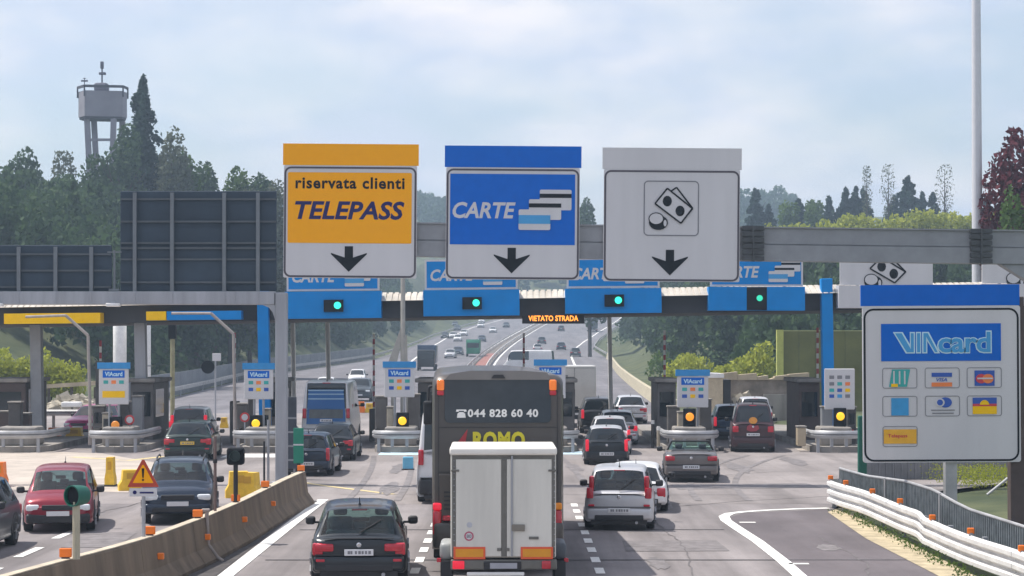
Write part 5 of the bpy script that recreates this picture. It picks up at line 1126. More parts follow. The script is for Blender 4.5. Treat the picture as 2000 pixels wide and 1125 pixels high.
def car(name, label, px, py, W, Hc, Ln, style, pm, yaw=0., oncoming=False, glass=None, lights='wide', plate=M_PLATE, detail=True, group=None, cat='car', lit=False, xy=None, bumper=None, roofm=None, dark_tail=None, mirrors=True, rack=False, lamp_z=None, res=3):
    p = dict(STY[style]); hw = W / 2
    zb = .2 if style != 'suv' else .26
    belt, hood, tail, nose = p['belt'] * Hc, p['hood'] * Hc, p['tail'] * Hc, p['nose'] * Hc
    opn = style == 'open'
    def st(y, top, wt, zbelt, wb, wm, zbo, crown=.02):
        zlow = zbo + .18; zm = zbo + (zbelt - zbo) * .55
        return [(0, y, top + crown), (wt * .6, y, top + crown * .75), (wt, y, top - .02 - .015 * (top > belt + .2)), (wb, y, zbelt), (wm, y, zm), (wm * .985, y, zlow), (wm * .93, y, zbo), (0, y, zbo)]
    S = [st(.012 * Ln, tail - .03, hw * .76, tail - .10, hw * .84, hw * .88, zb + .14, .01),
         st(.025 * Ln, tail, hw * .80, tail - .06, hw * .90, hw * .95, zb + .06),
         st(p['g0'] * Ln, tail + .03, hw * .84, tail - .03, hw * .93, hw * .985, zb)]
    if not opn:
        S += [st(p['g1'] * Ln, Hc - .05, hw * p['roof'] * .97, belt, hw * .95, hw, zb, .035),
              st((p['g1'] + .10) * Ln, Hc - .015, hw * p['roof'] * 1.01, belt, hw * .955, hw, zb, .04),
              st(.46 * Ln, Hc, hw * p['roof'] * 1.03, belt, hw * .96, hw, zb, .04),
              st(p['w0'] * Ln, Hc - .06, hw * p['roof'], belt - .01, hw * .96, hw, zb, .04)]
    else:
        S += [st(.30 * Ln, tail + .02, hw * .86, tail - .04, hw * .94, hw, zb), st(.34 * Ln, tail - .16, hw * .80, tail - .10, hw * .95, hw, zb), st(.5 * Ln, tail - .20, hw * .80, tail - .10, hw * .95, hw, zb), st(.58 * Ln, hood - .12, hw * .80, hood - .08, hw * .95, hw, zb)]
    S += [st(p['w1'] * Ln, hood + .04, hw * .82, hood - .02, hw * .94, hw, zb, .03),
          st((.5 * p['w1'] + .48) * Ln, (hood + nose) / 2 + .06, hw * .80, (hood + nose) / 2, hw * .93, hw * .985, zb, .03),
          st(.965 * Ln, nose + .04, hw * .74, nose - .04, hw * .87, hw * .93, zb + .02, .02),
          st(.988 * Ln, nose - .10, hw * .62, nose - .16, hw * .74, hw * .80, zb + .1, .01)]
    A = np.array(S); f = pchip(A)
    nS = len(S); g0, g1, w0, w1 = 2, 3, 6, 7
    ts = sorted(set([round(q, 3) for q in np.linspace(0, nS - 1, (nS - 1) * res + 1)] + ([2.12, 2.9, 3.12, 4.5, 4.56, 5.9, 6.1, 6.88, 2.62, 3.0, 4.98, 5.04, 6.5] if not opn else [])))
    us = sorted(set([round(q, 3) for q in np.linspace(0, 7, 7 * 3 + 1)] + [1.8, 2.1, 2.9]))
    def pt(t, u):
        row = f(t); i = min(int(u), 6); s = u - i
        q0, q1, q2, q3 = row[max(i - 1, 0)], row[i], row[i + 1], row[min(i + 2, 7)]
        if i == 0: q0 = np.array([-q2[0], q2[1], q2[2]])
        c = .55
        m1, m2 = c * (q2 - q0) * .5, c * (q3 - q1) * .5
        return (2 * s**3 - 3 * s**2 + 1) * q1 + (s**3 - 2 * s**2 + s) * m1 + (-2 * s**3 + 3 * s**2) * q2 + (s**3 - s**2) * m2
    G = np.array([[pt(t, u) for u in us] for t in ts])
    full = [-u for u in us[::-1] if u > 0] + us
    idx = {}; V = []
    def vid(i, u):
        j = us.index(abs(u)); x, y, z = G[i][j]
        if abs(u) in (0,) or (abs(u) == 7): x = 0 if u == 0 or abs(u) == 7 else x
        k = (i, u if abs(u) != 7 else 7)
        if k not in idx: idx[k] = len(V); V.append((x if u >= 0 else -x, y, z))
        return idx[k]
    parts = {'body': [], 'rear_window': [], 'windshield': [], 'roof': []}
    for i in range(len(ts) - 1):
        tm = (ts[i] + ts[i + 1]) / 2
        for a_, c_ in zip(full, full[1:]):
            um = abs(a_ + c_) / 2; k_ = 'body'
            if not opn:
                if 2.12 < tm < 2.9 and um < 1.8: k_ = 'rear_window'
                elif 6.1 < tm < 6.88 and um < 1.8: k_ = 'windshield'
                elif style != 'van' and 2.1 < um < 2.9 and (2.62 < tm < 3.0 or 3.12 < tm < 4.5 or 4.56 < tm < 6.5): k_ = 'side_window' + ('+' if a_ + c_ > 0 else '-') + str(int((tm > 3.05) + (tm > 4.53)))
                elif style == 'van' and 2.1 < um < 2.9 and 5.04 < tm < 6.5: k_ = 'side_window' + ('+' if a_ + c_ > 0 else '-') + str(int((tm > 3.05) + (tm > 4.53)))
                elif roofm and 2.9 <= tm <= 6.1 and um < 2: k_ = 'roof'
            parts.setdefault(k_, []).append((vid(i, a_), vid(i, c_), vid(i + 1, c_), vid(i + 1, a_)))
    # end caps
    for i, sgn in ((0, -1), (len(ts) - 1, 1)):
        ring = [vid(i, u) for u in full[:-1]]
        c0 = np.mean([V[q] for q in ring], axis=0); prev = ring
        for sc, dy in ((.93, .02), (.6, .032)):
            cur = []
            for q in ring:
                v = np.array(V[q]); w = c0 + (v - c0) * sc; w[1] = v[1] + sgn * dy; cur.append(len(V)); V.append(tuple(w))
            for k_ in range(len(ring)): parts['body'].append((prev[k_], prev[(k_ + 1) % len(ring)], cur[(k_ + 1) % len(ring)], cur[k_]))
            prev = cur
        V.append((0, c0[1] + sgn * .035, c0[2])); parts['body'] += [(prev[k_], prev[(k_ + 1) % len(ring)], len(V) - 1) for k_ in range(len(ring))]
    if xy: wx, wy = xy; wz = zroad(wy)
    else: wx, wy, wz = gnd(px, py)
    rz = yaw + (math.pi if oncoming else 0)
    yo = -Ln if oncoming else 0
    t = thing(name, label, cat, (wx, wy, wz + .004), rz, group)
    gm = glass or M_GDARK
    def build(b, nm, m, parent=t, sa=None):
        o = b.build(nm, m, None, smooth_angle=sa)
        if yo: o.data.transform(Matrix.Translation((0, yo, 0)))
        o.parent = parent; return o
    for k_, fs in parts.items():
        if not fs: continue
        used = sorted({q for f_ in fs for q in f_}); mp_ = {q: n for n, q in enumerate(used)}
        b = MB(); b.add([V[q] for q in used], [tuple(mp_[q] for q in f_) for f_ in fs])
        build(b, k_.split('+')[0].split('-')[0][:11] if k_.startswith('side') else k_, {'body': pm, 'roof': roofm}.get(k_, gm), sa=38)
    # lower cladding / bumpers
    bm_ = bumper or pm
    zt2 = zb + .14 + (tail - zb) * .30
    b = MB(); b.rbox(-hw * .93, hw * .93, -.02, .16, zb + .05, zt2, .07, 3); build(b, 'rear_bumper', bm_, sa=40)
    b = MB(); b.rbox(-hw * .90, hw * .90, Ln - .2, Ln + .0, zb + .02, zb + (nose - zb) * .5, .07, 3); build(b, 'front_bumper', bm_, sa=40)
    if detail:
        b = MB(); b.box(-hw * .8, hw * .8, .05, .12, zb - .06, zb + .06); build(b, 'underbody', M_TRIM)
        b = MB(); b.rbox(-hw * .70, hw * .70, -.034, .05, zb + .045, zb + .17, .02); build(b, 'diffuser', M_TRIM)
        b = MB(); b.box(-hw * .90, hw * .90, -.012, .06, zt2 + .004, zt2 + .022); b.box(-hw * .72, hw * .72, -.011, .06, tail - .012, tail - .002); build(b, 'tailgate_seam', M_TRIM)
        b = MB(); b.tube((hw * .5, -.06, zb - .01), (hw * .5, .1, zb - .01), .035, n=10); build(b, 'exhaust', M_GALV)
    # tail lights
    lz = lamp_z or tail - .04
    tm_ = M_TAILL if lit else M_TAIL
    for s in (-1, 1):
        b = MB()
        def rb(xa, xb, y0, y1, z0, z1, r=.03): b.rbox(min(s * xa, s * xb), max(s * xa, s * xb), y0, y1, z0, z1, r)
        if lights == 'wide': rb(hw * .52, hw * .90, -.025, .12, lz - .20, lz - .06); rb(hw * .74, hw * .955, .0, .17, lz - .27, lz - .05)
        elif lights == 'tall': rb(hw * .73, hw * .93, .0, .16, lz - .12, lz + .14); rb(hw * .72, hw * .86, .03, .30, lz + .10, lz + .40)
        elif lights == 'square': rb(hw * .66, hw * .93, -.02, .12, lz - .30, lz - .06)
        elif lights == 'slim': rb(hw * .80, hw * .95, -.01, .14, lz - .30, lz + .12)
        elif lights == 'sedan': rb(hw * .58, hw * .93, -.02, .12, lz - .17, lz - .02)
        o = build(b, 'tail_light', tm_, sa=40)
        if lights in ('tall', 'wide') and detail:
            b = MB(); z_ = lz - .30 if lights == 'tall' else zb + .22
            b.rbox(min(s * hw * .70, s * hw * .88), max(s * hw * .70, s * hw * .88), -.035, .02, z_, z_ + .05, .015); build(b, 'reflector', M_TAIL)
    # front lights and grille
    for s in (-1, 1):
        b = MB(); xa, xb = sorted((s * hw * .52, s * hw * .90)); b.rbox(xa, xb, Ln - .24, Ln - .02, nose - .20, nose - .05, .05, 2); build(b, 'headlight', M_HEADL, sa=40)
    b = MB(); b.rbox(-hw * .45, hw * .45, Ln - .1, Ln + .015, nose - .18, nose - .06, .02); build(b, 'grille', M_TRIM)
    b = MB(); b.rbox(-hw * .7, hw * .7, Ln - .1, Ln + .012, zb + .05, zb + .17, .02); build(b, 'air_intake', M_TRIM)
    # plates
    zp = lz - .27 if lights in ('wide', 'sedan') else lz - .45
    if opn: zp = lz - .42
    b = MB(); b.rbox(-.26, .26, -.05, -.026, zp, zp + .115, .008); o = build(b, 'number_plate', plate)
    if detail:
        b = MB()
        for k_, xx in enumerate((-.2, -.15, -.07, -.01, .05, .11, .17)): b.box(xx, xx + (.035 if k_ % 3 else .045), -.054, -.0505, zp + .03, zp + .085)
        q = b.build('plate_marking', M_GREYL); 
        if yo: q.data.transform(Matrix.Translation((0, yo, 0)))
        q.parent = o
        b = MB(); b.lathe([(.045, 0), (.03, -.012)], (0, -.03, lz - .08), 'y', 12); build(b, 'badge', M_CHROME)
    b = MB(); b.rbox(-.26, .26, Ln + .01, Ln + .035, zb + .20, zb + .31, .008); build(b, 'number_plate', plate if plate is M_PLATEY else M_PLATE)
    # wheels
    rw = .315 if style not in ('suv', 'van') else .36
    for y in (.185 * Ln + .05, .80 * Ln):
        for s in (-1, 1):
            b = MB(); b.lathe([(rw * .62, -.1), (rw * .96, -.1), (rw, -.06), (rw, .06), (rw * .96, .1), (rw * .62, .1)], (s * (hw - .095), y, rw), 'x', 22)
            o = build(b, 'wheel', M_TYRE, sa=40)
            if detail:
                xo = s * (hw + .008); b = MB()
                for k_ in range(5):
                    a = 2 * math.pi * k_ / 5; b.beam((xo, y + .05 * math.cos(a), rw + .05 * math.sin(a)), (xo, y + rw * .6 * math.cos(a), rw + rw * .6 * math.sin(a)), .07, .02)
                b.lathe([(.07, -.012), (.07, .012)], (xo, y, rw), 'x', 12)
                q = b.build('rim', M_RIM)
                if yo: q.data.transform(Matrix.Translation((0, yo, 0)))
                q.parent = o
            b = MB(); n = 16
            pts_o = [(y + (rw + .075) * math.cos(a), rw + .01 + (rw + .075) * math.sin(a)) for a in np.linspace(-.12, math.pi + .12, n)]
            pts_i = [(y + (rw * .6) * math.cos(a), rw + .01 + rw * .6 * math.sin(a)) for a in np.linspace(math.pi + .12, -.12, n)]
            b.prism(pts_o + pts_i, s * (hw - .05) if s > 0 else s * (hw + .002), s * (hw + .002) if s > 0 else s * (hw - .05), plane='yz'); build(b, 'wheel_arch', M_TRIM)
    if mirrors:
        ym = (p['w0'] + .02) * Ln
        for s in (-1, 1):
            b = MB(); xa, xb = sorted((s * (hw + .02), s * (hw + .21))); b.rbox(xa, xb, ym, ym + .12, belt + .0, belt + .16, .05, 3)
            xa, xb = sorted((s * (hw * .93), s * (hw + .04))); b.box(xa, xb, ym + .03, ym + .08, belt + .02, belt + .06); build(b, 'mirror', M_TRIM if (detail and pm is not M_WPAINT) else pm, sa=40)
    if not opn and detail:
        b = MB(); b.tube((0, p['g1'] * Ln + .25, Hc + .02), (0, p['g1'] * Ln + .12, Hc + .16), .012, .006); b.lathe([(.03, Hc + .0), (.02, Hc + .05)], (0, p['g1'] * Ln + .25, 0), n=8); build(b, 'aerial', M_TRIM)
        b = MB(); a0, a1 = np.array(pt(2.12, .2)), np.array(pt(2.55, 1.0)); b.beam((0, a0[1] - .03, a0[2]), (a1[0], a1[1] - .03, a1[2]), .018, .018); build(b, 'wiper', M_TRIM)
        b = MB(); q = pt(2.95, 0); b.rbox(-hw * .16, hw * .16, q[1] - .02, q[1] + .05, q[2] - .045, q[2] - .01, .008); build(b, 'brake_lamp', M_TAIL)
    if rack:
        for s in (-1, 1): b = MB(); b.path([(s * hw * p['roof'] * .9, (p['g1'] + .05) * Ln, Hc + .01), (s * hw * p['roof'] * .92, (p['g1'] + .09) * Ln, Hc + .07), (s * hw * p['roof'] * .92, (p['w0'] - .06) * Ln, Hc + .07), (s * hw * p['roof'] * .9, (p['w0'] - .02) * Ln, Hc + .01)], .02); build(b, 'roof_rail', M_TRIM)
    # interior behind clear glass
    if gm in (M_GLASS, M_GLASS2):
        for s in (-1, 1):
            b = MB(); yy = .46 * Ln; b.rbox(s * hw * .45 - .24, s * hw * .45 + .24, yy, yy + .14, .35, belt + .22, .06, 2); b.rbox(s * hw * .45 - .13, s * hw * .45 + .13, yy - .0, yy + .1, belt + .24, belt + .44, .05, 2); build(b, 'front_seat', M_SEAT, sa=40)
        b = MB(); yy = .24 * Ln; b.rbox(-hw * .72, hw * .72, yy, yy + .14, .35, belt + .06, .06, 2)
        for q in (-.5, 0, .5): b.rbox(q * hw - .11, q * hw + .11, yy + .01, yy + .1, belt + .07, belt + .21, .04, 2)
        build(b, 'rear_seat', M_SEAT, sa=40)
        b = MB(); q = pt(6.25, 0); b.rbox(-.12, .12, q[1] - .2, q[1] - .12, q[2] - .14, q[2] - .06, .02); build(b, 'inner_mirror', M_TRIM)
        b = MB(); b.box(-hw * .8, hw * .8, .7 * Ln, .72 * Ln, .4, belt + .02); b.box(-hw * .85, hw * .85, .06 * Ln, .72 * Ln, zb + .06, zb + .09); build(b, 'dashboard', M_TRIM)
    return t, build, dict(hw=hw, tail=tail, belt=belt, lz=lz, zb=zb, pt=pt)

P_NAVY = paint('midnight', (.012, .017, .024)); P_BLACK = paint('black', (.012, .012, .014)); P_SILV = paint('silver', (.56, .56, .585), .35, .35); P_WHITE = paint('white', (.72, .72, .73), .3, 0.)
P_DGREEN = paint('dark_green', (.012, .03, .028)); P_DBLUE = paint('dark_blue', (.015, .028, .055)); P_RED = paint('dark_red', (.24, .012, .03)); P_PINK = paint('magenta', (.50, .05, .20)); P_GREY = paint('pewter', (.17, .15, .145), .35, .5)
P_PLUM = paint('plum_black', (.055, .022, .028)); P_SLATE = paint('slate', (.06, .075, .09), .35, .4); P_BLUE = paint('steel_blue', (.04, .075, .14), .35, .4); P_CREAM = paint('cream', (.60, .585, .55), .35, 0)

# nearest car
t, bd, q = car('estate_car', 'black tall estate car nearest to us, in the lane left of the coach', 701, 1150, 1.74, 1.42, 4.4, 'suv', P_NAVY, yaw=.055, glass=M_GLASS, lights='wide')
# silver hatch and the white car beside it
car('hatchback_car', 'silver hatchback with tall tail lights in the lane right of the coach', 1209, 1037, 1.64, 1.44, 3.8, 'mpv', P_SILV, yaw=-.075, glass=M_GLASS2, lights='tall', bumper=None, lamp_z=.87)
car('hatchback_car', 'white car half hidden in front of the silver hatchback', 0, 0, 1.66, 1.2, 4.0, 'hatch', P_WHITE, yaw=-.07, xy=(3.2, 53.0), lights='square')
# convertible
t, bd, q = car('convertible_car', 'pewter open topped convertible driving behind the orange lamp island', 1350, 943, 1.76, 1.12, 4.2, 'open', P_GREY, yaw=-.075, lights='sedan')
b = MB(); z_ = q['tail']
for s in (-1, 1): b.rbox(s * .38 - .2, s * .38 + .2, 1.75, 1.9, .5, z_ + .10, .06, 2); b.rbox(s * .38 - .12, s * .38 + .12, 1.77, 1.87, z_ + .09, z_ + .24, .05, 2)
bd(b, 'front_seat', M_SEAT, sa=40)
b = MB(); b.prism([(-.72, z_ - .03), (.72, z_ - .03), (.58, z_ + .28), (-.58, z_ + .28)], 2.62, 2.65); bd(b, 'windshield', M_GLASS)
b = MB(); b.path([(-.76, 2.68, z_ - .04), (-.6, 2.6, z_ + .29), (.6, 2.6, z_ + .29), (.76, 2.68, z_ - .04)], .03); bd(b, 'windshield_frame', M_TRIM)
b = MB(); b.rbox(-.62, .62, 1.15, 1.55, z_ - .02, z_ + .07, .05, 2); bd(b, 'folded_hood', M_TRIM)
# queue right of the coach
car('hatchback_car', 'small dark hatchback with its roof reflection painted pale, last in the queue right of the coach', 1185, 909, 1.6, 1.36, 3.4, 'hatch', P_NAVY, yaw=-.02, lights='slim', lit=True, roofm=P_SILV)  # silver roof paint stands in for the bright reflection on the dark roof
car('hatchback_car', 'pale silver hatchback second from the end of the queue right of the coach', 0, 0, 1.66, 1.45, 3.9, 'hatch', P_SILV, xy=(X(1192, 80.5), 80.5), yaw=-.02, lights='slim', lit=True)
car('hatchback_car', 'white sporty car third from the end of the queue right of the coach', 0, 0, 1.76, 1.45, 4.1, 'estate', P_WHITE, xy=(X(1207, 88), 88), yaw=-.02, lights='wide', lit=True)
car('estate_car', 'black tall car with lit brake lamps beside the cream white lorry', 0, 0, 1.8, 1.72, 4.5, 'suv', P_BLACK, xy=(X(1170, 99), 99), yaw=.0, lights='slim', lit=True)
car('estate_car', 'silver estate car leaving the toll lane right of the black tall car', 0, 0, 1.78, 1.5, 4.4, 'estate', P_SILV, xy=(X(1233, 111), 111), yaw=.0, lights='wide')
# MPV group on the right
t, bd, q = car('minivan_car', 'dark plum minivan with sun and bull stickers on its rear window in the right lane', 1471, 884, 1.76, 1.92, 4.2, 'mpv', P_PLUM, yaw=-.085, lights='square', rack=True)
b = MB(); b.prism([(p_, 1.28 + q_) for p_, q_ in disc(0, 0, .17, .14, 14)], .075, .085); bd(b, 'sun_sticker', mat('sticker_orange', (.85, .35, .05), .5, var=.2))
b = MB(); b.prism([(p_ * 1.0, 1.0 + q_) for p_, q_ in ((-.26, -.1), (-.1, -.16), (.12, -.14), (.24, -.04), (.2, .1), (.05, .06), (-.12, .14), (-.24, .05))], -.03, -.022); bd(b, 'decal', mat('sticker_red', (.32, .04, .06), .5, var=.2))
car('hatchback_car', 'blue car with red tail lamp ahead of the plum minivan', 0, 0, 1.74, 1.55, 4.1, 'hatch', P_BLUE, xy=(X(1430, 93), 93), yaw=-.03, lights='slim', lit=True)
car('estate_car', 'silver car seen over the roof of the plum minivan', 0, 0, 1.78, 1.6, 4.3, 'mpv', P_SILV, xy=(X(1476, 104), 104), yaw=-.05)
# left of the coach
t, bd, q = car('van', 'white van peeping out beside the left flank of the coach', 0, 0, 1.98, 2.5, 5.4, 'van', P_WHITE, xy=(-1.62, 55.9), lights='slim', cat='van', bumper=M_TRIM)
car('hatchback_car', 'dark hatchback just behind the green delineator and gantry column', 598, 931, 1.62, 1.38, 3.8, 'hatch', P_DBLUE, yaw=-.02, lights='slim', lit=False)
car('estate_car', 'navy estate car close behind the blue backed van', 646, 901, 1.72, 1.36, 4.4, 'estate', P_NAVY, lights='wide')
t, bd, q = car('van', 'tall white van with a blue rear waiting in the lane left of the coach', 0, 0, 2.12, 2.75, 6.0, 'van', P_WHITE, xy=(X(637, 87), 87), lights='slim', cat='van', lit=False, mirrors=True)
P_BB = paint('coach_blue', (.008, .11, .34))
b = MB(); b.prism([(-.84, .95), (.84, .95), (.78, 1.9), (-.78, 1.9)], -.035, -.005); bd(b, 'rear_door', P_BB)
b = MB(); b.prism([(-.80, 1.62), (.80, 1.62), (.74, 2.42), (-.74, 2.42)], -.06, -.036); bd(b, 'rear_panel', P_BB)
b = MB(); b.rect(-.72, .72, 1.2, 1.58, -.037, .012); bd(b, 'rear_glass', mat('grey_glass', (.10, .12, .13), .1, var=.2))
for k_, z_ in enumerate((2.0, 2.2, 2.36)): b = MB(); b.rect(-.76, .76, z_, z_ + .05, -.062, .008); bd(b, 'stripe', mat('stripe_pale', (.3, .46, .6), .5, var=.1))
# left side
car('estate_car', 'dark green estate with yellow number plate left of the gantry column', 366, 900, 1.84, 1.42, 4.5, 'estate', P_DGREEN, yaw=.05, lights='wide', plate=M_PLATEY)
car('minivan_car', 'silver minivan in front of the estate with the yellow plate', 0, 0, 1.78, 1.62, 4.2, 'mpv', P_SILV, xy=(X(368, 87), 87), yaw=.05, lights='tall', lit=True)
car('suv_car', 'dark blue off-roader with lit headlights coming towards us behind the warning triangle', 347, 1026, 1.76, 1.46, 4.4, 'suv', P_DBLUE, yaw=.125, oncoming=True, glass=M_GLASS2, rack=True)
car('minivan_car', 'dark red minivan coming towards us at the left', 113, 1042, 1.62, 1.42, 4.0, 'mpv', P_RED, yaw=.165, oncoming=True, glass=M_GLASS2, bumper=M_TRIM)
car('hatchback_car', 'dark car cut by the left picture edge coming towards us', -128, 1097, 1.76, 1.5, 4.2, 'hatch', P_SLATE, yaw=.02, oncoming=True)
car('hatchback_car', 'magenta car coming through the leftmost toll lane behind yellow barriers', 0, 0, 1.7, 1.45, 4.1, 'hatch', P_PINK, xy=(X(152, 96), 96), yaw=-.25, oncoming=True)
car('suv_car', 'dark off-roader coming towards us beyond the toll line', 701, 785, 1.84, 1.72, 4.6, 'suv', P_SLATE, yaw=.02, oncoming=True)
car('hatchback_car', 'white car following the dark off-roader towards the toll line', 696, 752, 1.76, 1.5, 4.2, 'hatch', P_WHITE, yaw=.02, oncoming=True)
car('hatchback_car', 'white car coming towards us above the roof of the blue backed van', 634, 774, 1.76, 1.5, 4.2, 'hatch', P_WHITE, yaw=.03, oncoming=True)

# big white lorry box, white camper
def box_truck(name, label, x, Y, W, Hc, Ln, pm, zbox=.95, yaw=0., oncoming=False, cat='lorry', cabm=None, group=None):
    t = thing(name, label, cat, (x, Y, zroad(Y)), yaw + (math.pi if oncoming else 0), group); yo = -Ln if oncoming else 0
    def bd(b, nm, m, sa=None):
        o = b.build(nm, m, None, smooth_angle=sa)
        if yo: o.data.transform(Matrix.Translation((0, yo, 0)))
        o.parent = t; return o
    lc = min(2.1, Ln * .3)
    b = MB(); b.rbox(-W / 2, W / 2, 0, Ln - lc - .1, zbox, Hc, .06); bd(b, 'cargo_box', pm, 40)
    b = MB(); b.rbox(-W / 2 * .94, W / 2 * .94, Ln - lc, Ln, .5, min(Hc - .2, 2.7), .18, 3); bd(b, 'cab', cabm or pm, 40)
    b = MB(); b.rbox(-W / 2 * .82, W / 2 * .82, Ln - .06, Ln + .015, 1.5, min(Hc - .5, 2.3), .03); bd(b, 'windshield', M_GDARK)
    b = MB(); b.box(-.4, .4, .1, Ln - .3, .5, zbox - .002); bd(b, 'chassis', M_TRIM)
    b = MB(); b.rbox(-W / 2, W / 2, .0, .12, .45, .62, .03); bd(b, 'rear_bar', M_TRIM)
    for s in (-1, 1):
        b = MB(); xa, xb = sorted((s * W * .33, s * W * .47)); b.rbox(xa, xb, -.03, .0, .47, .60, .01); bd(b, 'tail_light', M_TAIL)
        b = MB(); b.lathe([(.26, -.12), (.42, -.12), (.42, .12), (.26, .12)], (s * (W / 2 - .16), Ln * .2, .42), 'x', 18); bd(b, 'wheel', M_TYRE, 40)
        b = MB(); b.lathe([(.26, -.12), (.42, -.12), (.42, .12), (.26, .12)], (s * (W / 2 - .16), Ln * .86, .42), 'x', 18); bd(b, 'wheel', M_TYRE, 40)
    b = MB(); b.box(-.012, .012, -.01, -.001, zbox + .1, Hc - .1); b.box(-W * .46, W * .46, -.01, -.001, Hc - .12, Hc - .1); bd(b, 'door_seam', M_GREYL)
    b = MB(); b.rbox(-W * .3, -W * .15, -.012, -.001, Hc - .55, Hc - .48, .004); bd(b, 'vent', M_GREYL)
    b = MB(); b.rbox(-.26, .26, -.03, -.001, .68, .79, .006); bd(b, 'number_plate', M_PLATE)
    return t
box_truck('box_lorry', 'cream white boxy lorry waiting in the lane right of the coach roof', X(1122, 106), 106, 2.25, 3.22, 6.5, P_CREAM, cabm=P_WHITE)
t, bd, q = car('van', 'white van seen side on above the coach roof', 0, 0, 2.1, 2.8, 6.2, 'van', P_WHITE, xy=(X(1082, 250), 250), yaw=1.4, cat='van', detail=False)
# far traffic
box_truck('box_lorry', 'dark fronted lorry coming down the far carriageway on the left', X(832, 262), 262, 2.4, 3.3, 8, P_BLUE, oncoming=True, cabm=P_BLACK)
box_truck('box_lorry', 'lorry with a green cover on the far carriageway beside the median', X(924, 340), 340, 2.4, 2.9, 8, paint('green', (.01, .22, .12)), oncoming=True, cabm=paint('green', (.01, .22, .12)))
box_truck('box_lorry', 'grey lorry with a pale load on the crest of the right carriageway', X(1158, 520), 520, 2.5, 3.6, 9, P_SLATE, cabm=P_WHITE)
far = [(884, 661, P_WHITE, 'white car low on the left far carriageway, near the left lane line'), (893, 667, P_WHITE, 'white car just below another white one on the left far carriageway'), (905, 656, P_WHITE, 'white car right of the close pair on the far carriageway'), (892, 646, P_SLATE, 'dark car above the close pair of white cars on the far carriageway'),
       (868, 661, P_BLACK, 'black car at the left line of the far carriageway'), (938, 640, P_WHITE, 'white car high on the far carriageway'), (940, 631, P_WHITE, 'topmost white car near the crest of the far carriageway'), (962, 650, P_WHITE, 'white car beside the median high on the far carriageway'), (940, 668, P_DBLUE, 'dark blue car right of the white cars on the far carriageway'),
       (888, 638, P_SLATE, 'small grey car far up at the left of the far carriageway'), (878, 700, P_SILV, 'silver car beside the green covered lorry'), (893, 694, P_DBLUE, 'dark car left of the green covered lorry'), (988, 640, P_SLATE, 'grey car right beside the median near the crest')]
for i, (px, py, m_, lab) in enumerate(far): car('distant_car', lab, px, py, 1.78, 1.5, 4.3, 'hatch', m_, oncoming=True, detail=False, mirrors=False, group='cars coming down the far carriageway', yaw=-.04, res=2)
for px, py, m_, lab in ((1096, 647, P_SLATE, 'grey car climbing the right far carriageway near the crest'), (1096, 684, P_DBLUE, 'dark car climbing the right far carriageway above the white lorry'), (1050, 688, P_SILV, 'silver car climbing the right far carriageway left of the dark one'), (1058, 672, P_SLATE, 'grey car climbing the right far carriageway beside the barrier arm'), (1124, 697, P_SLATE, 'grey car just beyond the white lorry on the right carriageway')):
    car('distant_car', lab, px, py, 1.78, 1.5, 4.3, 'hatch', m_, detail=False, mirrors=False, group='cars climbing the far carriageway', yaw=-.02, res=2)

# ------------------------------------------------------------------ the coach and its trailer
M_BUS = mat('coach_paint', (.07, .06, .055), .38, metal=.3, var=.1, scale=.8, coat=.35)
M_BUSL = mat('coach_side', (.19, .175, .165), .4, metal=.3, var=.12, scale=.8, coat=.3)
YB = 39.0
bus = thing('coach', 'dark grey touring coach seen from behind with a phone number on its rear window', 'coach', (-.26, YB, 0), .034)
def bpart(b, nm, m, sa=None): return b.build(nm, m, bus, smooth_angle=sa)
hw, HB, LB = 1.26, 3.86, 12.0
# body loft: rear face leans slightly, roof edge rounded
b = MB(); v = []; prof = []
def ring(y, w, zt_, zb_, r=.22):
    P = [(-w, zb_), (-w, zt_ - r)]
    for k_ in range(1, 6): a = R(180 - 18 * k_); P.append((-w + r + r * math.cos(a) * 1, zt_ - r + r * .75 * math.sin(a)))
    P += [(-w * .4, zt_ - .01), (w * .4, zt_ - .01)]
    for k_ in range(1, 6): a = R(90 - 18 * k_); P.append((w - r + r * math.cos(a), zt_ - r + r * .75 * math.sin(a)))
    P += [(w, zt_ - r), (w, zb_)]
    return [(x, y, z) for x, z in P]
rings = [ring(.10, hw * .96, HB - .10, .55), ring(.17, hw * .985, HB - .03, .5), ring(.30, hw, HB, .45), ring(3, hw, HB, .45), ring(9, hw, HB, .45), ring(LB - .5, hw, HB, .45), ring(LB - .15, hw * .97, HB - .1, .5), ring(LB, hw * .9, HB - .35, .55)]
n = len(rings[0])
for r_ in rings:
    for (x, y, z) in r_: v.append((x, y + (.20 * max(0, (z - 1.9)) / 2 if y < 1 else 0), z))
f = [(i * n + k_, i * n + (k_ + 1) % n, (i + 1) * n + (k_ + 1) % n, (i + 1) * n + k_) for i in range(len(rings) - 1) for k_ in range(n)] + [tuple(range(n)), tuple(range((len(rings) - 1) * n, len(rings) * n))]
b.add(v, f); bpart(b, 'body', M_BUS, 35)
def ry(z): return .10 + .20 * max(0, z - 1.9) / 2
def rear_plate(b, P, off, th=.012):
    """plate lying on the leaning rear face"""
    n = len(P); v = [(x, ry(z) - off - th, z) for x, z in P] + [(x, ry(z) - off, z) for x, z in P]
    b.add(v, [tuple(range(n)), tuple(range(2 * n - 1, n - 1, -1))] + [(i, n + i, n + (i + 1) % n, (i + 1) % n) for i in range(n)])
def bz(py): return H + (YH - py) * (YB + .12) / F
def bx(px): return (px - 1000) * (YB + .12) / F + .26
b = MB(); rear_plate(b, rr(bx(869), bx(1077), bz(826), bz(741), .09), .004); bpart(b, 'rear_window', mat('coach_glass', (.018, .024, .03), .08, var=.25, scale=2.2, spec=.6))
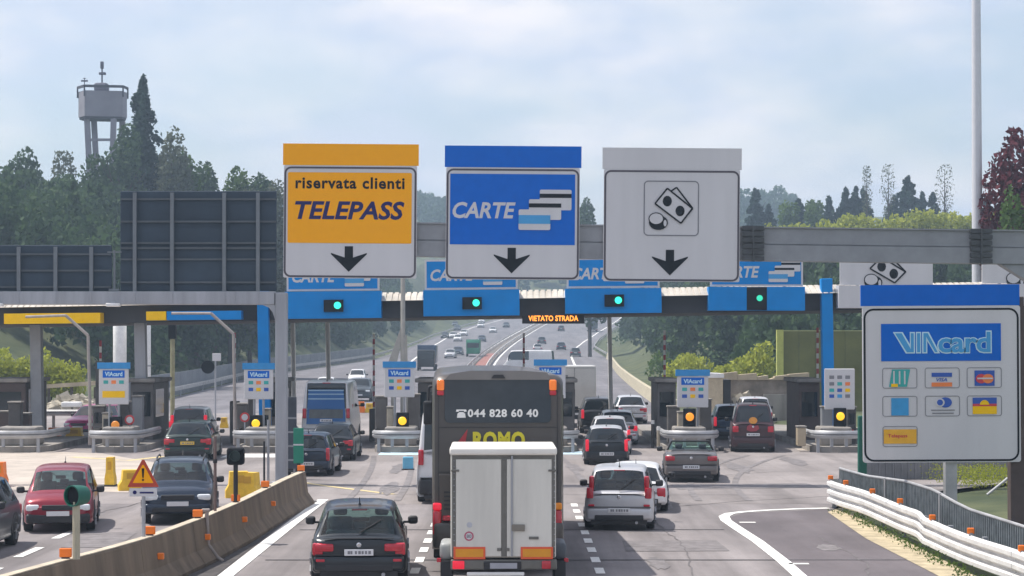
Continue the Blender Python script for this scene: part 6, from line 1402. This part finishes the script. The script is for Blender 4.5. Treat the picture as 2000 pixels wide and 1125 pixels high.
b = MB(); rear_plate(b, [(bx(868), bz(742)), (bx(1078), bz(742)), (bx(1070), bz(728)), (bx(1020), bz(724)), (bx(920), bz(724)), (bx(880), bz(730))], .006, .05); bpart(b, 'roof_spoiler', M_BUSL)
def rtext(s, x0, x1, y0, y1, m, nm, bold=.03, shear=0., sp=1.05):
    b = MB(); vv, ff, a, c, d, e = text_geo(s, bold, shear, sp); zz0, zz1 = bz(y1), bz(y0)
    V_ = []
    for p_, q_ in vv:
        z = zz0 + (q_ - d) / (e - d) * (zz1 - zz0); V_.append((bx(x0) + (p_ - a) / (c - a) * (bx(x1) - bx(x0)), ry(z) - .022, z))
    b.add(V_, ff); return bpart(b, nm, m)
rtext('044 828 60 40', 914, 1052, 799, 815, M_WPAINT, 'lettering', .035, 0, 1.1)
b = MB(); rear_plate(b, [(bx(p_), bz(q_)) for p_, q_ in ((893, 816), (910, 816), (909, 808), (905, 805), (898, 805), (894, 808))], .018, .004); rear_plate(b, [(bx(p_), bz(q_)) for p_, q_ in ((891, 804), (892, 800), (911, 800), (912, 804), (907, 804.5), (906, 802.5), (897, 802.5), (896, 804.5))], .018, .004); bpart(b, 'telephone_symbol', M_WPAINT)
rtext('ROMO', 924, 1026, 843, 876, mat('lettering_yellow', (.72, .62, .02), .5, var=.1), 'lettering', .05, 0, 1.1)
b = MB(); rear_plate(b, [(bx(p_), bz(q_)) for p_, q_ in ((878, 886), (914, 838), (910, 862), (896, 884))], .012, .006); bpart(b, 'red_slash', mat('slash_red', (.42, .03, .04), .5, var=.1))
b = MB(); rear_plate(b, [(bx(960), bz(739)), (bx(988), bz(739)), (bx(983), bz(732)), (bx(965), bz(732))], .06, .05); bpart(b, 'camera', M_TRIM)
for s, px in ((-1, 861), (1, 1081)):
    b = MB(); z0, z1 = bz(763), bz(742); x = bx(px); b.rbox(x - .07, x + .07, ry(3.6) - .09, ry(3.6) + .12, z0, z1, .03); o = bpart(b, 'marker_light', mat('marker_orange', (.9, .22, .03), .3, var=.1, emit=(1, .2, .02), estr=.12), 40)
    b = MB(); b.rbox(x - .065, x + .065, ry(3.5) - .085, ry(3.5) + .1, z0 - .09, z0 - .003, .02); q = b.build('lower_lens', M_TAIL, o)
    xa = bx(846 if s < 0 else 1082); xb = bx(863 if s < 0 else 1098)
    b = MB(); b.rbox(xa, xb, .02, .3, bz(1046), bz(996), .04); o = bpart(b, 'tail_light', M_TAIL, 40)
    b = MB(); b.rbox(xa, xb, .015, .28, bz(995.5), bz(982), .03); q = b.build('upper_lens', M_TAILL if s < 0 else M_AMB, o)
    b = MB(); x = s * hw; b.rbox(min(x, x + s * .012), max(x, x + s * .012), .5, LB - .8, 2.35, 3.4, .005); bpart(b, 'side_window', M_GDARK)
    for y in (3.2, 9.4):
        b = MB(); b.lathe([(.3, -.14), (.5, -.14), (.5, .14), (.3, .14)], (s * (hw - .155), y, .5), 'x', 24); bpart(b, 'wheel', M_TYRE, 40)
b = MB(); b.rbox(bx(865), bx(882), -.0, .1, bz(1016), bz(1006), .02); bpart(b, 'reflector', M_TAIL)
b = MB(); b.rbox(-hw * .99, hw * .99, .0, .35, .48, 1.0, .08, 3); bpart(b, 'rear_bumper', M_BUS, 40)
b = MB(); b.rbox(-hw * .9, hw * .9, .08, .14, 1.0, 1.9, .02); bpart(b, 'engine_lid', M_BUS)
for s in (-1, 1): b = MB(); b.path([(s * .9, LB - .1, 3.4), (s * 1.4, LB + .45, 3.3), (s * 1.42, LB + .4, 2.9)], .035); b.rbox(s * 1.42 - .12, s * 1.42 + .12, LB + .32, LB + .46, 2.35, 2.95, .05); bpart(b, 'mirror', M_TRIM)
b = MB()
for z_ in (1.22, 1.30, 1.38, 1.46, 1.54): b.box(-hw * .82, -hw * .55, .062, .079, z_, z_ + .035); b.box(hw * .55, hw * .82, .062, .079, z_, z_ + .035)
bpart(b, 'louvre', M_TRIM)
b = MB(); rear_plate(b, [(-hw * .9, 1.93), (hw * .9, 1.93), (hw * .9, 1.945), (-hw * .9, 1.945)], .001, .006); rear_plate(b, [(-hw * .90, 2.78), (hw * .90, 2.78), (hw * .90, 2.792), (-hw * .90, 2.792)], .001, .006); bpart(b, 'panel_seam', M_TRIM)
b = MB()
for s in (-1, 1): rear_plate(b, [(s * hw * .905 - .006, 1.1), (s * hw * .905 + .006, 1.1), (s * hw * .905 + .006, 3.5), (s * hw * .905 - .006, 3.5)], .001, .006)
bpart(b, 'panel_seam', M_TRIM)
YT = 36.4
tr = thing('ski_trailer', 'white box trailer with two doors towed behind the dark grey coach', 'trailer', (X(983, YT), YT, 0), .01)
def tx(px): return (px - 983) * YT / F
def tz(py): return H + (YH - py) * YT / F
def tp(b, nm, m, sa=None, par=None): return b.build(nm, m, par or tr, smooth_angle=sa)
M_TBOX = mat('trailer_white', (.66, .64, .58), .45, var=.13, scale=1.6, streak=True)
M_TFR = mat('trailer_frame', (.16, .155, .14), .5, metal=.4, var=.15)
b = MB(); b.rbox(tx(880), tx(1086), .04, 2.1, tz(1090), tz(880), .03); tp(b, 'box', M_TBOX)
b = MB(); b.rbox(tx(878), tx(1088), -.05, 2.14, tz(889), tz(874), .04, 3); tp(b, 'roof', mat('trailer_roof', (.80, .77, .71), .4, var=.04), 40)
b = MB(); b.box(tx(883), tx(890), .0, .039, tz(1088), tz(889.5)); b.box(tx(1078), tx(1084), .0, .039, tz(1088), tz(889.5)); b.box(tx(890), tx(1078), .01, .039, tz(896), tz(889.5)); tp(b, 'door_frame', M_TFR)
for xa, xb in ((890.5, 979), (990, 1077.5)):
    b = MB(); b.rbox(tx(xa), tx(xb), -.012, .038, tz(1087), tz(897), .012); o = tp(b, 'door', M_TBOX)
b = MB(); b.box(tx(979.4), tx(989.6), -.002, .03, tz(1087), tz(897)); tp(b, 'door_seal', M_TFR)
for xa in (884, 1080):
    b = MB()
    for k_ in range(16): z_ = tz(1080) + (tz(900) - tz(1080)) * k_ / 15; b.lathe([(.011, -.0), (.007, -.008)], (tx(xa + 3), 0, z_), 'y', 8)
    tp(b, 'rivet_row', M_GALV)
b = MB(); b.tube((tx(1000), -.03, tz(1086)), (tx(1000), -.03, tz(890)), .018); tp(b, 'lock_rod', M_GALV)
b = MB(); b.rbox(tx(999), tx(1025), -.05, -.013, tz(1037), tz(1024), .008); tp(b, 'latch', mat('latch_brown', (.20, .18, .15), .5, var=.1))
b = MB(); b.rbox(tx(1033), tx(1052), -.04, -.013, tz(1053), tz(1048), .006); tp(b, 'handle', M_TFR)
for px, py in ((975, 1073), (991, 1073)): b = MB(); b.rbox(tx(px - 4), tx(px + 4), -.03, -.013, tz(py + 3), tz(py - 3), .006); tp(b, 'hinge_bolt', M_TFR)
for px, py in ((889, 918), (1079, 918)): b = MB(); b.rbox(tx(px - 8), tx(px + 8), -.03, -.0, tz(py + 3), tz(py - 1), .006); tp(b, 'hinge', M_TFR)
b = MB(); b.prism([(tx(916) + p_, tz(1047) + q_) for p_, q_ in disc(0, 0, .085, .085)], -.016, -.0125); o = tp(b, 'speed_sticker', mat('sticker_rose', (.45, .10, .16), .5, var=.1))
b = MB(); b.prism([(tx(916) + p_, tz(1047) + q_) for p_, q_ in disc(0, 0, .058, .058)], -.02, -.0165); q = tp(b, 'centre', M_SIGNW, par=o)
b = MB(); b.text('80', tx(911), tx(921), tz(1050.5), tz(1043.5), -.022, .03); tp(b, 'lettering', M_GREYL, par=o)
b = MB(); b.prism([(tx(917) + p_, tz(1025) + q_) for p_, q_ in disc(0, 0, .05, .05)], -.016, -.0125); tp(b, 'round_sticker', mat('sticker_grey', (.45, .46, .50), .5, var=.1))
for xa, xb in ((886, 948), (1017, 1080)):
    b = MB(); b.rbox(tx(xa), tx(xb), -.03, -.0135, tz(1092), tz(1068), .004); o = tp(b, 'warning_plate', mat('plate_red', (.75, .10, .03), .4, var=.05))
    b = MB(); b.rect(tx(xa + 4), tx(xb - 4), tz(1087.5), tz(1072), -.0305, .004); tp(b, 'centre', mat('plate_amber', (.72, .30, .01), .4, var=.08), par=o)
b = MB(); b.rbox(tx(880), tx(1088), -.02, .16, tz(1113), tz(1093), .03); tp(b, 'light_bar', M_TFR)
for xa, xb in ((884, 907), (1058, 1076)): b = MB(); b.rbox(tx(xa), tx(xb), -.05, -.018, tz(1111), tz(1095), .02); tp(b, 'tail_light', M_TAIL if xa > 900 else M_TAILL, 40)
b = MB(); b.rbox(tx(945), tx(1018), -.045, -.018, tz(1112), tz(1096), .01); o = tp(b, 'plate_holder', M_TRIM)
b = MB(); b.rect(tx(957), tx(1010), tz(1110), tz(1099), -.046); tp(b, 'number_plate', mat('dim_plate', (.35, .36, .4), .5, var=.1), par=o)
b = MB(); b.rbox(tx(912), tx(1024), -.06, .0, tz(1124), tz(1117), .015); tp(b, 'bumper_bar', M_WPAINT)
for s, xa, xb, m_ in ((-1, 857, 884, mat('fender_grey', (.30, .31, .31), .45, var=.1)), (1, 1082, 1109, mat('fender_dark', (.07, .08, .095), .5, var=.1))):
    b = MB(); b.rbox(tx(xa), tx(xb), .55, 1.5, tz(1101), tz(1066), .08, 3); tp(b, 'fender', m_, 40)
    b = MB(); b.lathe([(.18, -.11), (.33, -.11), (.33, .11), (.18, .11)], ((tx(xa) + tx(xb)) / 2, 1.02, .33), 'x', 22); tp(b, 'wheel', M_TYRE, 40)
    b = MB(); x = tx(xa) if s < 0 else tx(xb); b.rbox(x - .05, x + .03, .5, .56, tz(1104), tz(1096), .01); tp(b, 'side_lamp', M_TAIL)
    b = MB(); b.rbox(tx(xa + 3), tx(xb - 2), .5, .56, .08, tz(1101), .01); tp(b, 'mud_flap', M_TRIM)
b = MB(); b.beam((0, 1.9, .5), (0, 2.75, .5), .12, .12); b.box(-.7, .7, .15, 2.0, .45, tz(1091)); tp(b, 'drawbar', M_TRIM)

# ------------------------------------------------------------------ air
hz = bpy.data.materials.new('haze_air'); hz.use_nodes = True; tt = hz.node_tree; tt.nodes.clear()
ho = tt.nodes.new("ShaderNodeOutputMaterial"); pv = tt.nodes.new("ShaderNodeVolumePrincipled"); pv.inputs['Color'].default_value = (.62, .80, 1, 1); pv.inputs['Density'].default_value = .00066; pv.inputs['Anisotropy'].default_value = .2
tt.links.new(pv.outputs[0], ho.inputs['Volume'])
b = MB(); b.box(-960, 960, -70, 2260, -1.5, 75); o = b.build('haze', hz); o['kind'] = 'stuff'
